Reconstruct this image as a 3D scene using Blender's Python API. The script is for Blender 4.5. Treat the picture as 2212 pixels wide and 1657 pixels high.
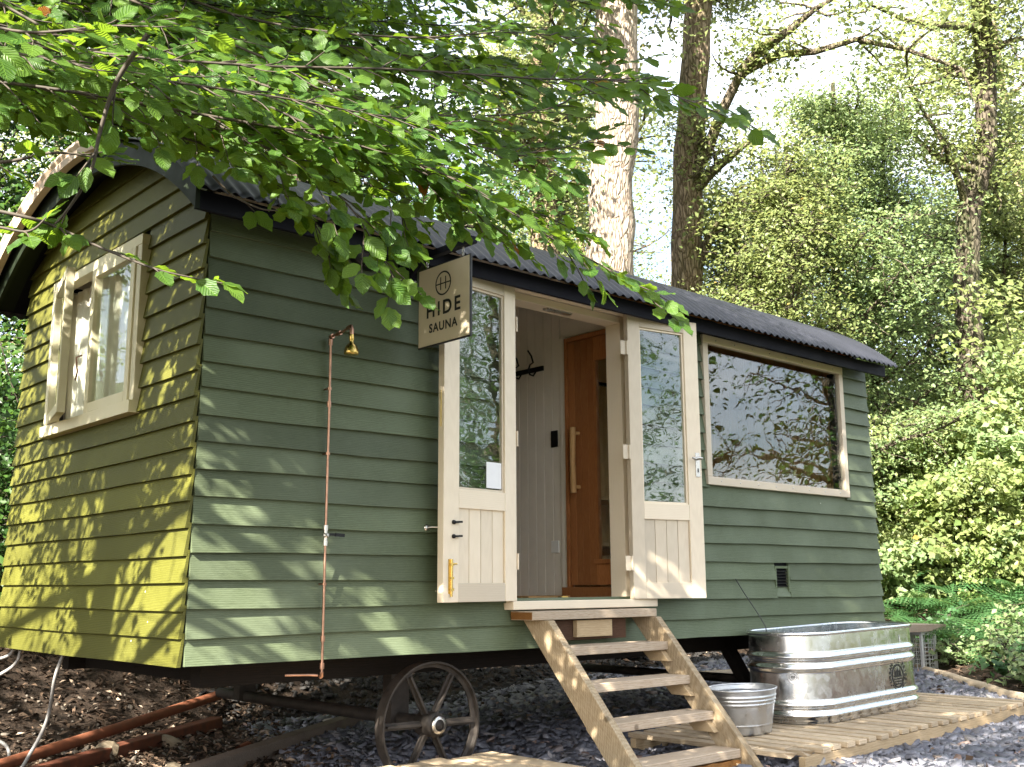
import bpy, math, random
import numpy as np
from mathutils import Vector, Matrix

random.seed(11)
RNG = np.random.default_rng(11)
SC = bpy.context.scene
for o in list(bpy.data.objects):
    bpy.data.objects.remove(o)
COL = SC.collection
rad = math.radians
PI = math.pi

# ------------------------------------------------------------------ camera
CAM = np.array([-2.2099, -4.6105, 0.3469])
FPX, PITCH, ROLL, YAW = 2307.3, 0.18713, -0.0054, 0.73782
Fv = np.array([math.sin(YAW) * math.cos(PITCH), math.cos(YAW) * math.cos(PITCH), math.sin(PITCH)])
Rv = np.array([math.cos(YAW), -math.sin(YAW), 0.0])
Uv = np.cross(Rv, Fv)
R2 = Rv * math.cos(ROLL) + Uv * math.sin(ROLL)
U2 = Uv * math.cos(ROLL) - Rv * math.sin(ROLL)
cam = bpy.data.cameras.new('camera')
cam.sensor_width = 36.0
cam.lens = 36.0 * FPX / 2212.0
cam.clip_start = 0.05
cam.clip_end = 400
cam_o = bpy.data.objects.new('camera', cam)
COL.objects.link(cam_o)
M = Matrix((
    (R2[0], U2[0], -Fv[0], CAM[0]),
    (R2[1], U2[1], -Fv[1], CAM[1]),
    (R2[2], U2[2], -Fv[2], CAM[2]),
    (0, 0, 0, 1)))
cam_o.matrix_world = M
SC.camera = cam_o


def at(px, py, dist):
    """a point of the place, measured from the survey of the photograph (2212 x 1657)"""
    return CAM + (Fv + R2 * (px - 1106) / FPX - U2 * (py - 828.5) / FPX) * dist


# ------------------------------------------------------------------ light
SUN = np.array([-1.3, -0.45, 1.0])
SUN /= np.linalg.norm(SUN)
EL = math.asin(SUN[2])
AZ = math.atan2(SUN[0], SUN[1]) % (2 * PI)
world = bpy.data.worlds.new('World')
SC.world = world
world.use_nodes = True
wnt = world.node_tree
sky = wnt.nodes.new('ShaderNodeTexSky')
sky.sky_type = 'NISHITA'
sky.sun_disc = False
sky.sun_elevation = EL
sky.sun_rotation = AZ
sky.air_density = 1.0
sky.dust_density = 2.6
sky.ozone_density = 1.2
w_tc = wnt.nodes.new('ShaderNodeTexCoord')
w_mp = wnt.nodes.new('ShaderNodeMapping')
w_mp.inputs['Scale'].default_value = (1.0, 1.0, 2.4)
w_no = wnt.nodes.new('ShaderNodeTexNoise')
w_no.inputs['Scale'].default_value = 2.6
w_no.inputs['Detail'].default_value = 7
w_no.inputs['Roughness'].default_value = 0.58
w_ra = wnt.nodes.new('ShaderNodeValToRGB')
w_ra.color_ramp.elements[0].position = 0.38
w_ra.color_ramp.elements[0].color = (0.12, 0.12, 0.12, 1)
w_ra.color_ramp.elements[1].position = 0.60
w_ra.color_ramp.elements[1].color = (0.9, 0.9, 0.9, 1)
w_mx = wnt.nodes.new('ShaderNodeMix')
w_mx.data_type = 'RGBA'
w_mx.inputs[7].default_value = (6.6, 6.75, 7.0, 1)
wnt.links.new(w_tc.outputs['Generated'], w_mp.inputs[0])
wnt.links.new(w_mp.outputs[0], w_no.inputs['Vector'])
wnt.links.new(w_no.outputs['Fac'], w_ra.inputs[0])
wnt.links.new(w_ra.outputs[0], w_mx.inputs[0])
wnt.links.new(sky.outputs[0], w_mx.inputs[6])
wnt.links.new(w_mx.outputs[2], wnt.nodes['Background'].inputs[0])
wnt.nodes['Background'].inputs[1].default_value = 0.070
sl = bpy.data.lights.new('sun', 'SUN')
sl.energy = 5.0
sl.angle = rad(0.53)
sl.color = (1.0, 0.93, 0.80)
sun_o = bpy.data.objects.new('sun', sl)
COL.objects.link(sun_o)
sun_o.rotation_euler = Vector(SUN).to_track_quat('Z', 'Y').to_euler()
vs = SC.view_settings
vs.view_transform = 'Standard'
vs.look = 'None'
vs.gamma = 1.0
vs.use_curve_mapping = False
vs.exposure = 2.65
SC.render.engine = 'CYCLES'
SC.cycles.use_denoising = True
SC.cycles.max_bounces = 8
SC.cycles.transparent_max_bounces = 12
SC.cycles.caustics_reflective = False
SC.cycles.caustics_refractive = False


# ------------------------------------------------------------------ material helpers
class NT:
    def __init__(s, name):
        s.m = bpy.data.materials.new(name)
        s.m.use_nodes = True
        s.t = s.m.node_tree
        s.t.nodes.clear()
        s.out = s.n('ShaderNodeOutputMaterial')

    def n(s, typ, **kw):
        nd = s.t.nodes.new(typ)
        for k, v in kw.items():
            if hasattr(nd, k) and not k.startswith('i_'):
                setattr(nd, k, v)
        return nd

    def l(s, a, b):
        s.t.links.new(a, b)

    def val(s, nd, idx, v):
        if hasattr(v, 'is_linked') or hasattr(v, 'links'):
            s.l(v, nd.inputs[idx])
        else:
            nd.inputs[idx].default_value = v

    def coord(s, which='Object', scale=(1, 1, 1), rot=0.0):
        c = s.n('ShaderNodeTexCoord')
        if rot:
            r0 = s.n('ShaderNodeMapping')
            r0.inputs['Rotation'].default_value = (rot, 0, 0)
            s.l(c.outputs[which], r0.inputs[0])
            mp = s.n('ShaderNodeMapping')
            mp.inputs['Scale'].default_value = scale
            s.l(r0.outputs[0], mp.inputs[0])
            return mp.outputs[0]
        mp = s.n('ShaderNodeMapping')
        mp.inputs['Scale'].default_value = scale
        s.l(c.outputs[which], mp.inputs[0])
        return mp.outputs[0]

    def noise(s, vec, scale=5, detail=4, rough=0.55, dist=0.0):
        nd = s.n('ShaderNodeTexNoise')
        s.l(vec, nd.inputs['Vector'])
        nd.inputs['Scale'].default_value = scale
        nd.inputs['Detail'].default_value = detail
        nd.inputs['Roughness'].default_value = rough
        nd.inputs['Distortion'].default_value = dist
        return nd.outputs['Fac']

    def ramp(s, fac, stops, interp='LINEAR'):
        nd = s.n('ShaderNodeValToRGB')
        cr = nd.color_ramp
        cr.interpolation = interp
        while len(cr.elements) < len(stops):
            cr.elements.new(0.5)
        for e, (p, c) in zip(cr.elements, stops):
            e.position = p
            e.color = (c[0], c[1], c[2], 1) if not isinstance(c, (int, float)) else (c, c, c, 1)
        s.l(fac, nd.inputs[0])
        return nd.outputs[0]

    def mix(s, fac, a, b, blend='MIX'):
        nd = s.n('ShaderNodeMix', data_type='RGBA', blend_type=blend)
        s.val(nd, 0, fac)
        for i, v in ((6, a), (7, b)):
            if isinstance(v, (tuple, list)):
                nd.inputs[i].default_value = (v[0], v[1], v[2], 1)
            else:
                s.l(v, nd.inputs[i])
        return nd.outputs[2]

    def math(s, op, a, b=0.0):
        nd = s.n('ShaderNodeMath', operation=op)
        s.val(nd, 0, a)
        s.val(nd, 1, b)
        return nd.outputs[0]

    def rnd(s):
        return s.n('ShaderNodeObjectInfo').outputs['Random']

    def attr(s, name):
        nd = s.n('ShaderNodeAttribute')
        nd.attribute_name = name
        return nd.outputs['Fac']

    def bump(s, h, strength=0.3, dist=0.01):
        nd = s.n('ShaderNodeBump')
        nd.inputs['Strength'].default_value = strength
        nd.inputs['Distance'].default_value = dist
        s.l(h, nd.inputs['Height'])
        return nd.outputs[0]

    def bsdf(s, col, rough=0.6, metal=0.0, normal=None, spec=0.5, coat=0.0):
        nd = s.n('ShaderNodeBsdfPrincipled')
        if isinstance(col, (tuple, list)):
            nd.inputs['Base Color'].default_value = (col[0], col[1], col[2], 1)
        else:
            s.l(col, nd.inputs['Base Color'])
        s.val(nd, 'Roughness', rough)
        nd.inputs['Metallic'].default_value = metal
        nd.inputs['Specular IOR Level'].default_value = spec
        nd.inputs['Coat Weight'].default_value = coat
        if normal is not None:
            s.l(normal, nd.inputs['Normal'])
        return nd.outputs[0]

    def done(s, sh):
        s.l(sh, s.out.inputs[0])
        return s.m


def shift_by_random(k, vec, amt=7.0):
    """move the pattern by the object's own random number so alike pieces differ"""
    nd = k.n('ShaderNodeVectorMath', operation='ADD')
    c = k.n('ShaderNodeCombineXYZ')
    r = k.math('MULTIPLY', k.rnd(), amt)
    for i in range(3):
        k.l(r, c.inputs[i])
    k.l(vec, nd.inputs[0])
    k.l(c.outputs[0], nd.inputs[1])
    return nd.outputs[0]


def wood_paint(name, base, dark, light, stretch, rough=0.55, grain=0.35, var=0.5):
    """painted timber with grain showing through and some boards more worn"""
    k = NT(name)
    v = shift_by_random(k, k.coord('Object', stretch))
    g = k.noise(v, 60, 5, 0.6, 0.6)
    rings = k.n('ShaderNodeTexWave', wave_type='RINGS', rings_direction='X')
    v2 = shift_by_random(k, k.coord('Object', tuple(a * 0.6 for a in stretch)), 9)
    k.l(v2, rings.inputs[0])
    rings.inputs['Scale'].default_value = 9
    rings.inputs['Distortion'].default_value = 7
    rings.inputs['Detail'].default_value = 2
    rings.inputs['Detail Scale'].default_value = 0.7
    big = k.noise(shift_by_random(k, k.coord('Object', (1, 1, 1)), 5), 2.2, 3)
    grainf = k.math('ADD', k.math('MULTIPLY', g, 0.78), k.math('MULTIPLY', rings.outputs['Fac'], 0.22))
    c1 = k.mix(k.ramp(grainf, [(0.30, 0.0), (0.7, 1.0)]), dark, base)
    c2 = k.mix(k.math('MULTIPLY', k.ramp(big, [(0.42, 0.0), (0.72, 1.0)]), 0.55), c1, light)
    worn = k.ramp(k.rnd(), [(0.55, 0.0), (0.95, 1.0)])
    c3 = k.mix(k.math('MULTIPLY', worn, var), c2, c1)
    tone = k.ramp(k.rnd(), [(0.0, 0.76), (1.0, 1.16)])
    c4 = k.mix(1.0, c3, tone, 'MULTIPLY')
    vcoord = k.coord('Object', (1, 1, 1))
    vor = k.n('ShaderNodeTexVoronoi')
    k.l(vcoord, vor.inputs['Vector'])
    vor.inputs['Scale'].default_value = 4.5
    chips = k.ramp(vor.outputs['Distance'], [(0.018, 1.0), (0.026, 0.0)])
    c5 = k.mix(k.math('MULTIPLY', chips, 0.75), c4, (0.62, 0.6, 0.5))
    return k.done(k.bsdf(c5, k.ramp(g, [(0.2, rough - 0.1), (0.8, rough + 0.15)]), 0, k.bump(grainf, grain, 0.004), 0.35))


def raw_wood(name, base, dark, light, stretch, rough=0.7, var=0.25, bumpk=0.3, rot=0.0):
    k = NT(name)
    v = shift_by_random(k, k.coord('Object', stretch, rot))
    g = k.noise(v, 42, 6, 0.62, 0.5)
    rings = k.n('ShaderNodeTexWave', wave_type='RINGS', rings_direction='X')
    k.l(shift_by_random(k, k.coord('Object', tuple(a * 0.5 for a in stretch)), 13), rings.inputs[0])
    rings.inputs['Scale'].default_value = 10
    rings.inputs['Distortion'].default_value = 6
    rings.inputs['Detail'].default_value = 2
    f = k.math('ADD', k.math('MULTIPLY', g, 0.86), k.math('MULTIPLY', rings.outputs['Fac'], 0.14))
    c = k.ramp(f, [(0.25, dark), (0.5, base), (0.8, light)])
    big = k.noise(shift_by_random(k, k.coord('Object'), 3), 3.0, 4)
    c = k.mix(k.math('MULTIPLY', k.ramp(big, [(0.5, 0.0), (0.75, 1.0)]), 0.5), c, dark)
    tone = k.ramp(k.rnd(), [(0.0, 1.0 - var), (1.0, 1.0 + var)])
    c = k.mix(1.0, c, tone, 'MULTIPLY')
    vor = k.n('ShaderNodeTexVoronoi')
    k.l(shift_by_random(k, k.coord('Object', (1.5, 1.5, 1.5)), 4), vor.inputs['Vector'])
    vor.inputs['Scale'].default_value = 2.2
    knots = k.ramp(vor.outputs['Distance'], [(0.04, 1.0), (0.075, 0.0)])
    c = k.mix(k.math('MULTIPLY', knots, 0.7), c, tuple(a * 0.4 for a in dark))
    return k.done(k.bsdf(c, rough, 0, k.bump(f, bumpk, 0.004), 0.18))


def plain(name, col, rough=0.5, metal=0.0, var=0.12, scale=9, bumpk=0.0, spec=0.5):
    k = NT(name)
    v = k.coord('Object')
    n = k.noise(v, scale, 5)
    c = k.mix(k.ramp(n, [(0.3, 0.0), (0.7, 1.0)]), tuple(a * (1 - var) for a in col), tuple(min(1, a * (1 + var)) for a in col))
    nrm = k.bump(k.noise(v, scale * 8, 3), bumpk, 0.003) if bumpk else None
    return k.done(k.bsdf(c, k.ramp(n, [(0.2, max(0.02, rough * 0.8)), (0.8, min(1, rough * 1.2))]), metal, nrm, spec))


def leaf_mat(name, c_dark, c_light, trans, tw=0.45, veins=False, rough=0.42, yellow=None):
    k = NT(name)
    r = k.attr('tone')
    col = k.mix(r, c_dark, c_light)
    tcol = k.mix(r, tuple(a * 0.75 for a in trans), trans)
    if yellow:
        sel = k.ramp(r, [(0.9960, 0.0), (0.9980, 1.0)])
        col = k.mix(sel, col, yellow)
        tcol = k.mix(sel, tcol, tuple(min(1, a * 1.4) for a in yellow))
    nrm = None
    if veins:
        uv = k.n('ShaderNodeUVMap')
        uv.uv_map = 'UVMap'
        sp = k.n('ShaderNodeSeparateXYZ')
        k.l(uv.outputs[0], sp.inputs[0])
        au = k.math('ABSOLUTE', sp.outputs[0])
        w = k.math('SINE', k.math('MULTIPLY', k.math('SUBTRACT', sp.outputs[1], k.math('MULTIPLY', au, 0.33)), 50.0))
        vein = k.ramp(w, [(0.80, 0.0), (0.98, 1.0)])
        mid = k.ramp(au, [(0.03, 1.0), (0.07, 0.0)])
        vv = k.math('MAXIMUM', vein, mid)
        col = k.mix(k.math('MULTIPLY', vv, 0.45), col, tuple(min(1, a * 1.9) for a in c_light))
        tcol = k.mix(k.math('MULTIPLY', vv, 0.4), tcol, tuple(a * 0.55 for a in trans))
        nrm = k.bump(w, 0.35, 0.002)
    p = k.bsdf(col, rough, 0, nrm, 0.30)
    t = k.n('ShaderNodeBsdfTranslucent')
    k.l(tcol, t.inputs[0])
    if nrm is not None:
        k.l(nrm, t.inputs['Normal'])
    mx = k.n('ShaderNodeMixShader')
    mx.inputs[0].default_value = tw
    k.l(p, mx.inputs[1])
    k.l(t.outputs[0], mx.inputs[2])
    return k.done(mx.outputs[0])


def bark_mat(name, dark, base, light, moss=(0.06, 0.09, 0.02), mossk=0.3, sc=1.0):
    k = NT(name)
    v = k.coord('Object', (11 * sc, 11 * sc, 2.6 * sc))
    vor = k.n('ShaderNodeTexVoronoi', feature='DISTANCE_TO_EDGE')
    dn = k.n('ShaderNodeTexNoise')
    k.l(v, dn.inputs['Vector'])
    dn.inputs['Scale'].default_value = 1.3
    av = k.n('ShaderNodeVectorMath', operation='ADD')
    k.l(v, av.inputs[0])
    k.l(dn.outputs['Color'], av.inputs[1])
    k.l(av.outputs[0], vor.inputs['Vector'])
    vor.inputs['Scale'].default_value = 1.7
    n = k.noise(v, 3.0, 6, 0.65)
    h = k.math('ADD', k.math('MULTIPLY', k.ramp(vor.outputs['Distance'], [(0.0, 0.0), (0.22, 1.0)]), 0.6), k.math('MULTIPLY', n, 0.5))
    c = k.ramp(h, [(0.12, dark), (0.5, base), (0.95, light)])
    mn = k.noise(k.coord('Object', (1.2, 1.2, 0.5)), 2.5, 5)
    c = k.mix(k.math('MULTIPLY', k.ramp(mn, [(0.48, 0.0), (0.7, 1.0)]), mossk), c, moss)
    return k.done(k.bsdf(c, 0.9, 0, k.bump(h, 1.0, 0.03), 0.2))


# ------------------------------------------------------------------ geometry helpers
class MB:
    def __init__(s):
        s.v, s.f, s.sm = [], [], []

    def add(s, vs_, fs, smooth=False):
        b = len(s.v)
        s.v.extend([tuple(map(float, p)) for p in vs_])
        for f in fs:
            s.f.append(tuple(b + i for i in f))
            s.sm.append(smooth)
        return s

    def hexa(s, p):
        return s.add(p, [(0, 3, 2, 1), (4, 5, 6, 7), (0, 1, 5, 4), (1, 2, 6, 5), (2, 3, 7, 6), (3, 0, 4, 7)])

    def box(s, x0, x1, y0, y1, z0, z1):
        x0, x1 = min(x0, x1), max(x0, x1)
        y0, y1 = min(y0, y1), max(y0, y1)
        z0, z1 = min(z0, z1), max(z0, z1)
        return s.hexa([(x0, y0, z0), (x1, y0, z0), (x1, y1, z0), (x0, y1, z0),
                       (x0, y0, z1), (x1, y0, z1), (x1, y1, z1), (x0, y1, z1)])

    def beam(s, a, b, w, h, up=(0, 0, 1)):
        a, b = np.array(a, float), np.array(b, float)
        d = (b - a) / np.linalg.norm(b - a)
        u = np.array(up, float)
        r = np.cross(d, u)
        r /= np.linalg.norm(r)
        u = np.cross(r, d)
        q = []
        for c in (a, b):
            for i, j in ((-1, -1), (1, -1), (1, 1), (-1, 1)):
                q.append(c + r * i * w / 2 + u * j * h / 2)
        return s.hexa([q[0], q[1], q[2], q[3], q[4], q[5], q[6], q[7]])

    def tube(s, pts, rad_, n=8, cap=True, smooth=True):
        pts = [np.array(p, float) for p in pts]
        m = len(pts)
        rr = rad_ if hasattr(rad_, '__len__') else [rad_] * m
        t0 = pts[1] - pts[0]
        t0 = t0 / np.linalg.norm(t0)
        ref = np.array((0, 0, 1.0)) if abs(t0[2]) < 0.9 else np.array((1.0, 0, 0))
        u = np.cross(t0, ref)
        u /= np.linalg.norm(u)
        vs_, fs = [], []
        for i in range(m):
            t = pts[min(i + 1, m - 1)] - pts[max(i - 1, 0)]
            t /= np.linalg.norm(t)
            u = u - t * np.dot(u, t)
            u /= np.linalg.norm(u)
            w = np.cross(t, u)
            for k in range(n):
                a = 2 * PI * k / n
                vs_.append(pts[i] + (u * math.cos(a) + w * math.sin(a)) * rr[i])
        for i in range(m - 1):
            for k in range(n):
                k2 = (k + 1) % n
                fs.append((i * n + k, i * n + k2, (i + 1) * n + k2, (i + 1) * n + k))
        s.add(vs_, fs, smooth)
        if cap:
            s.add(vs_[:n], [tuple(range(n))[::-1]])
            s.add(vs_[-n:], [tuple(range(n))])
        return s

    def lathe(s, prof, n=20, org=(0, 0, 0), ax='z', smooth=True):
        vs_, fs = [], []
        for (r, h) in prof:
            for k in range(n):
                a = 2 * PI * k / n
                c, d = r * math.cos(a), r * math.sin(a)
                p = {'z': (c, d, h), 'y': (c, h, d), 'x': (h, c, d)}[ax]
                vs_.append((p[0] + org[0], p[1] + org[1], p[2] + org[2]))
        for i in range(len(prof) - 1):
            for k in range(n):
                k2 = (k + 1) % n
                fs.append((i * n + k, i * n + k2, (i + 1) * n + k2, (i + 1) * n + k))
        return s.add(vs_, fs, smooth)

    def mesh(s, name):
        me = bpy.data.meshes.new(name)
        me.from_pydata(s.v, [], s.f)
        me.polygons.foreach_set('use_smooth', s.sm)
        me.update()
        return me

    def build(s, name, mat, parent=None, loc=None, bevel=0.0):
        return link(name, s.mesh(name), mat, parent, loc, bevel)


def link(name, me, mat, parent=None, loc=None, bevel=0.0):
    if mat is not None and not me.materials:
        me.materials.append(mat)
    o = bpy.data.objects.new(name, me)
    COL.objects.link(o)
    if parent is not None:
        o.parent = parent
    if loc is not None:
        o.location = loc
    if bevel:
        b = o.modifiers.new('bevel', 'BEVEL')
        b.width = bevel
        b.segments = 2
        b.limit_method = 'ANGLE'
        b.angle_limit = rad(40)
    return o


def thing(name, label, cat, loc=(0, 0, 0), rot=(0, 0, 0), group=None):
    o = bpy.data.objects.new(name, None)
    o.empty_display_size = 0.1
    COL.objects.link(o)
    o.location = loc
    o.rotation_euler = rot
    return tag(o, label, cat, group)


def tag(o, label=None, cat=None, group=None, kind=None):
    if label:
        o['label'] = label
    if cat:
        o['category'] = cat
    if group:
        o['group'] = group
    if kind:
        o['kind'] = kind
    return o


def np_mesh(name, V, Fa, mat, parent=None, tone=None, uv=None, smooth=False):
    """fast mesh from arrays; Fa is an (n,k) index array"""
    V = np.asarray(V, np.float32)
    Fa = np.asarray(Fa, np.int32)
    n, kk = Fa.shape
    me = bpy.data.meshes.new(name)
    me.vertices.add(len(V))
    me.vertices.foreach_set('co', V.ravel())
    me.loops.add(n * kk)
    me.loops.foreach_set('vertex_index', Fa.ravel())
    me.polygons.add(n)
    me.polygons.foreach_set('loop_start', np.arange(0, n * kk, kk, dtype=np.int32))
    me.polygons.foreach_set('loop_total', np.full(n, kk, np.int32))
    if smooth:
        me.polygons.foreach_set('use_smooth', np.ones(n, bool))
    if tone is not None:
        a = me.attributes.new('tone', 'FLOAT', 'FACE')
        a.data.foreach_set('value', np.asarray(tone, np.float32))
    if uv is not None:
        l = me.uv_layers.new(name='UVMap')
        l.data.foreach_set('uv', np.asarray(uv, np.float32)[Fa.ravel()].ravel())
    me.update(calc_edges=True)
    me.validate()
    return link(name, me, mat, parent)


def unit(a):
    return a / (np.linalg.norm(a, axis=-1, keepdims=True) + 1e-9)


# ------------------------------------------------------------------ materials
GX = (0.55, 7, 7)      # grain along X
GY = (7, 0.55, 7)
GZ = (7, 7, 0.55)
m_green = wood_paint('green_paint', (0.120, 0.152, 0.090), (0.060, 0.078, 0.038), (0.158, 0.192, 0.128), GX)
m_olive = wood_paint('olive_gable', (0.102, 0.102, 0.014), (0.070, 0.069, 0.008), (0.128, 0.128, 0.024), GY, var=0.2)  # gable boards get a more olive colour than the front ones
m_cream = wood_paint('cream_paint', (0.70, 0.605, 0.475), (0.65, 0.555, 0.43), (0.73, 0.64, 0.51), GZ, 0.5, 0.12, 0.1)
m_creamx = wood_paint('cream_paint_rail', (0.70, 0.605, 0.475), (0.65, 0.555, 0.43), (0.73, 0.64, 0.51), GX, 0.5, 0.12, 0.1)
m_creamy = wood_paint('pale_cream_paint', (0.74, 0.68, 0.48), (0.70, 0.63, 0.43), (0.77, 0.71, 0.53), GZ, 0.5, 0.12, 0.1)
m_trim = plain('pinkish_cream_trim_paint', (0.55, 0.42, 0.32), 0.5, 0, 0.1)
m_black = plain('black_paint', (0.004, 0.004, 0.009), 0.6, 0, 0.2, spec=0.15)
m_blackm = plain('black_metal', (0.012, 0.012, 0.014), 0.35, 0.6)
m_roof = plain('dark_corrugated_paint', (0.012, 0.013, 0.019), 0.48, 0.0, 0.35, 3, 0.15)
m_white = plain('white_lining_paint', (0.76, 0.70, 0.61), 0.5, 0, 0.04)
m_whitep = plain('white_plastic', (0.78, 0.77, 0.74), 0.35, 0, 0.03)
m_cedar = raw_wood('orange_cedar', (0.39, 0.155, 0.055), (0.26, 0.09, 0.03), (0.49, 0.22, 0.085), GZ, 0.45, 0.18, 0.1)
m_pine = raw_wood('sauna_pine', (0.50, 0.30, 0.13), (0.38, 0.2, 0.08), (0.6, 0.38, 0.18), GZ, 0.5, 0.15, 0.1)
m_step = raw_wood('weathered_step_timber', (0.47, 0.375, 0.28), (0.31, 0.22, 0.14), (0.58, 0.49, 0.39), GX, 0.75, 0.16)
m_string = raw_wood('weathered_stringer_timber', (0.36, 0.28, 0.18), (0.20, 0.14, 0.08), (0.50, 0.42, 0.32), (7, 7, 0.55), 0.75, 0.15, 0.3, rad(41.8))
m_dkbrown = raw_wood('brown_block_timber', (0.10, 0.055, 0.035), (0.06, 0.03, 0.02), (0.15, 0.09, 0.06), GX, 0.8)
m_wet = raw_wood('wet_end_grain', (0.22, 0.10, 0.03), (0.12, 0.05, 0.015), (0.30, 0.15, 0.05), GX, 0.6)
m_deck = raw_wood('deck_timber', (0.50, 0.395, 0.27), (0.34, 0.25, 0.16), (0.60, 0.50, 0.37), GY, 0.72, 0.24)
m_deckx = raw_wood('deck_frame_timber', (0.48, 0.36, 0.22), (0.35, 0.25, 0.14), (0.57, 0.45, 0.30), GX, 0.72, 0.1)
m_grey = raw_wood('grey_old_timber', (0.24, 0.19, 0.15), (0.13, 0.10, 0.08), (0.34, 0.29, 0.25), GX, 0.85, 0.2, 0.6)
m_rust = plain('rusty_red_paint', (0.12, 0.035, 0.016), 0.7, 0, 0.45, 14, 0.4)
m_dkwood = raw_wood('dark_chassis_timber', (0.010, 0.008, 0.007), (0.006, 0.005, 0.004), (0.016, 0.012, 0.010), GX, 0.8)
m_iron = plain('rusty_cast_iron', (0.036, 0.030, 0.026), 0.62, 0.35, 0.55, 12, 0.5)
m_steel = plain('bright_steel', (0.55, 0.53, 0.50), 0.28, 1.0, 0.1)
m_brass = plain('brass', (0.60, 0.42, 0.13), 0.22, 1.0, 0.15)
m_copper = plain('copper_pipe', (0.42, 0.24, 0.17), 0.36, 1.0, 0.35, 18)
m_signface = plain('tan_sign_face', (0.70, 0.60, 0.45), 0.5, 0, 0.03)
m_signblack = plain('black_sign_lettering', (0.010, 0.010, 0.010), 0.5)
m_paper = plain('white_paper', (0.80, 0.80, 0.82), 0.7, 0, 0.02)
m_rubber = plain('grey_cable_sheath', (0.26, 0.25, 0.24), 0.5, 0, 0.2)
m_wire = plain('dark_wire', (0.02, 0.02, 0.02), 0.5)
m_bench = plain('pale_grey_bench_paint', (0.50, 0.51, 0.52), 0.45, 0, 0.08)
m_benchtop = raw_wood('silvered_bench_plank', (0.42, 0.34, 0.27), (0.26, 0.19, 0.14), (0.54, 0.46, 0.38), GX, 0.8)
m_log = raw_wood('barked_pale_log', (0.42, 0.34, 0.25), (0.25, 0.19, 0.13), (0.52, 0.45, 0.36), GX, 0.85)
m_mat = plain('dark_door_mat', (0.035, 0.036, 0.038), 0.95, 0, 0.5, 60, 0.8)
m_terracotta = plain('terracotta', (0.20, 0.065, 0.028), 0.8, 0, 0.3)
m_cloth = None


def cloth_mat():
    k = NT('sheer_white_curtain')
    d = k.n('ShaderNodeBsdfDiffuse')
    d.inputs[0].default_value = (0.84, 0.80, 0.70, 1)
    t = k.n('ShaderNodeBsdfTranslucent')
    t.inputs[0].default_value = (0.7, 0.66, 0.55, 1)
    mx = k.n('ShaderNodeMixShader')
    mx.inputs[0].default_value = 0.3
    k.l(d.outputs[0], mx.inputs[1])
    k.l(t.outputs[0], mx.inputs[2])
    return k.done(mx.outputs[0])


m_cloth = cloth_mat()


def glass_mat(name, ior=1.9, wob=0.06, sc=2.2, tint=(0.93, 0.96, 0.94)):
    k = NT(name)
    ge = k.n('ShaderNodeNewGeometry')
    dt = k.n('ShaderNodeVectorMath', operation='DOT_PRODUCT')
    k.l(ge.outputs['Normal'], dt.inputs[0])
    k.l(ge.outputs['Incoming'], dt.inputs[1])
    ca = k.math('SUBTRACT', 1.0, k.math('ABSOLUTE', dt.outputs['Value']))
    f0 = ((ior - 1) / (ior + 1)) ** 2
    fr = k.math('ADD', f0, k.math('MULTIPLY', k.math('POWER', ca, 5.0), 1.0 - f0))
    nrm = k.bump(k.noise(k.coord('Object', (1, 1, 1.7)), sc, 2), wob, 0.05)
    g = k.n('ShaderNodeBsdfGlossy')
    g.inputs['Roughness'].default_value = 0.0
    g.inputs['Color'].default_value = (1, 1, 1, 1)
    k.l(nrm, g.inputs['Normal'])
    t = k.n('ShaderNodeBsdfTransparent')
    t.inputs[0].default_value = (*tint, 1)
    mx = k.n('ShaderNodeMixShader')
    k.l(fr, mx.inputs[0])
    k.l(t.outputs[0], mx.inputs[1])
    k.l(g.outputs[0], mx.inputs[2])
    return k.done(mx.outputs[0])


m_glass = glass_mat('window_glass', 1.78, 0.022)
m_glassc = glass_mat('clear_casement_glass', 1.42, 0.02)
m_glassold = glass_mat('wavy_old_glass', 1.9, 0.05, 3.0)


def galv_mat(name, col, rough, bumpk):
    k = NT(name)
    v = k.coord('Object')
    vor = k.n('ShaderNodeTexVoronoi')
    k.l(v, vor.inputs['Vector'])
    vor.inputs['Scale'].default_value = 28
    sp = k.n('ShaderNodeSeparateColor')
    k.l(vor.outputs['Color'], sp.inputs[0])
    n = k.noise(k.coord('Object', (1, 1, 0.25)), 9, 5)
    c = k.mix(k.ramp(sp.outputs[0], [(0.0, 0.0), (1.0, 1.0)]), tuple(a * 0.86 for a in col), col)
    c = k.mix(k.math('MULTIPLY', k.ramp(n, [(0.55, 0.0), (0.8, 1.0)]), 0.35), c, tuple(min(1, a * 1.15) for a in col))
    r = k.math('ADD', k.math('MULTIPLY', sp.outputs[1], 0.10), k.math('MULTIPLY', n, rough))
    b = k.bump(k.noise(v, 3.2, 2), bumpk, 0.05)
    return k.done(k.bsdf(c, r, 1.0, b))


m_galv = galv_mat('galvanised_steel', (0.80, 0.82, 0.85), 0.34, 0.05)
m_galvd = galv_mat('dull_galvanised_steel', (0.62, 0.63, 0.65), 0.75, 0.04)

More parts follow.
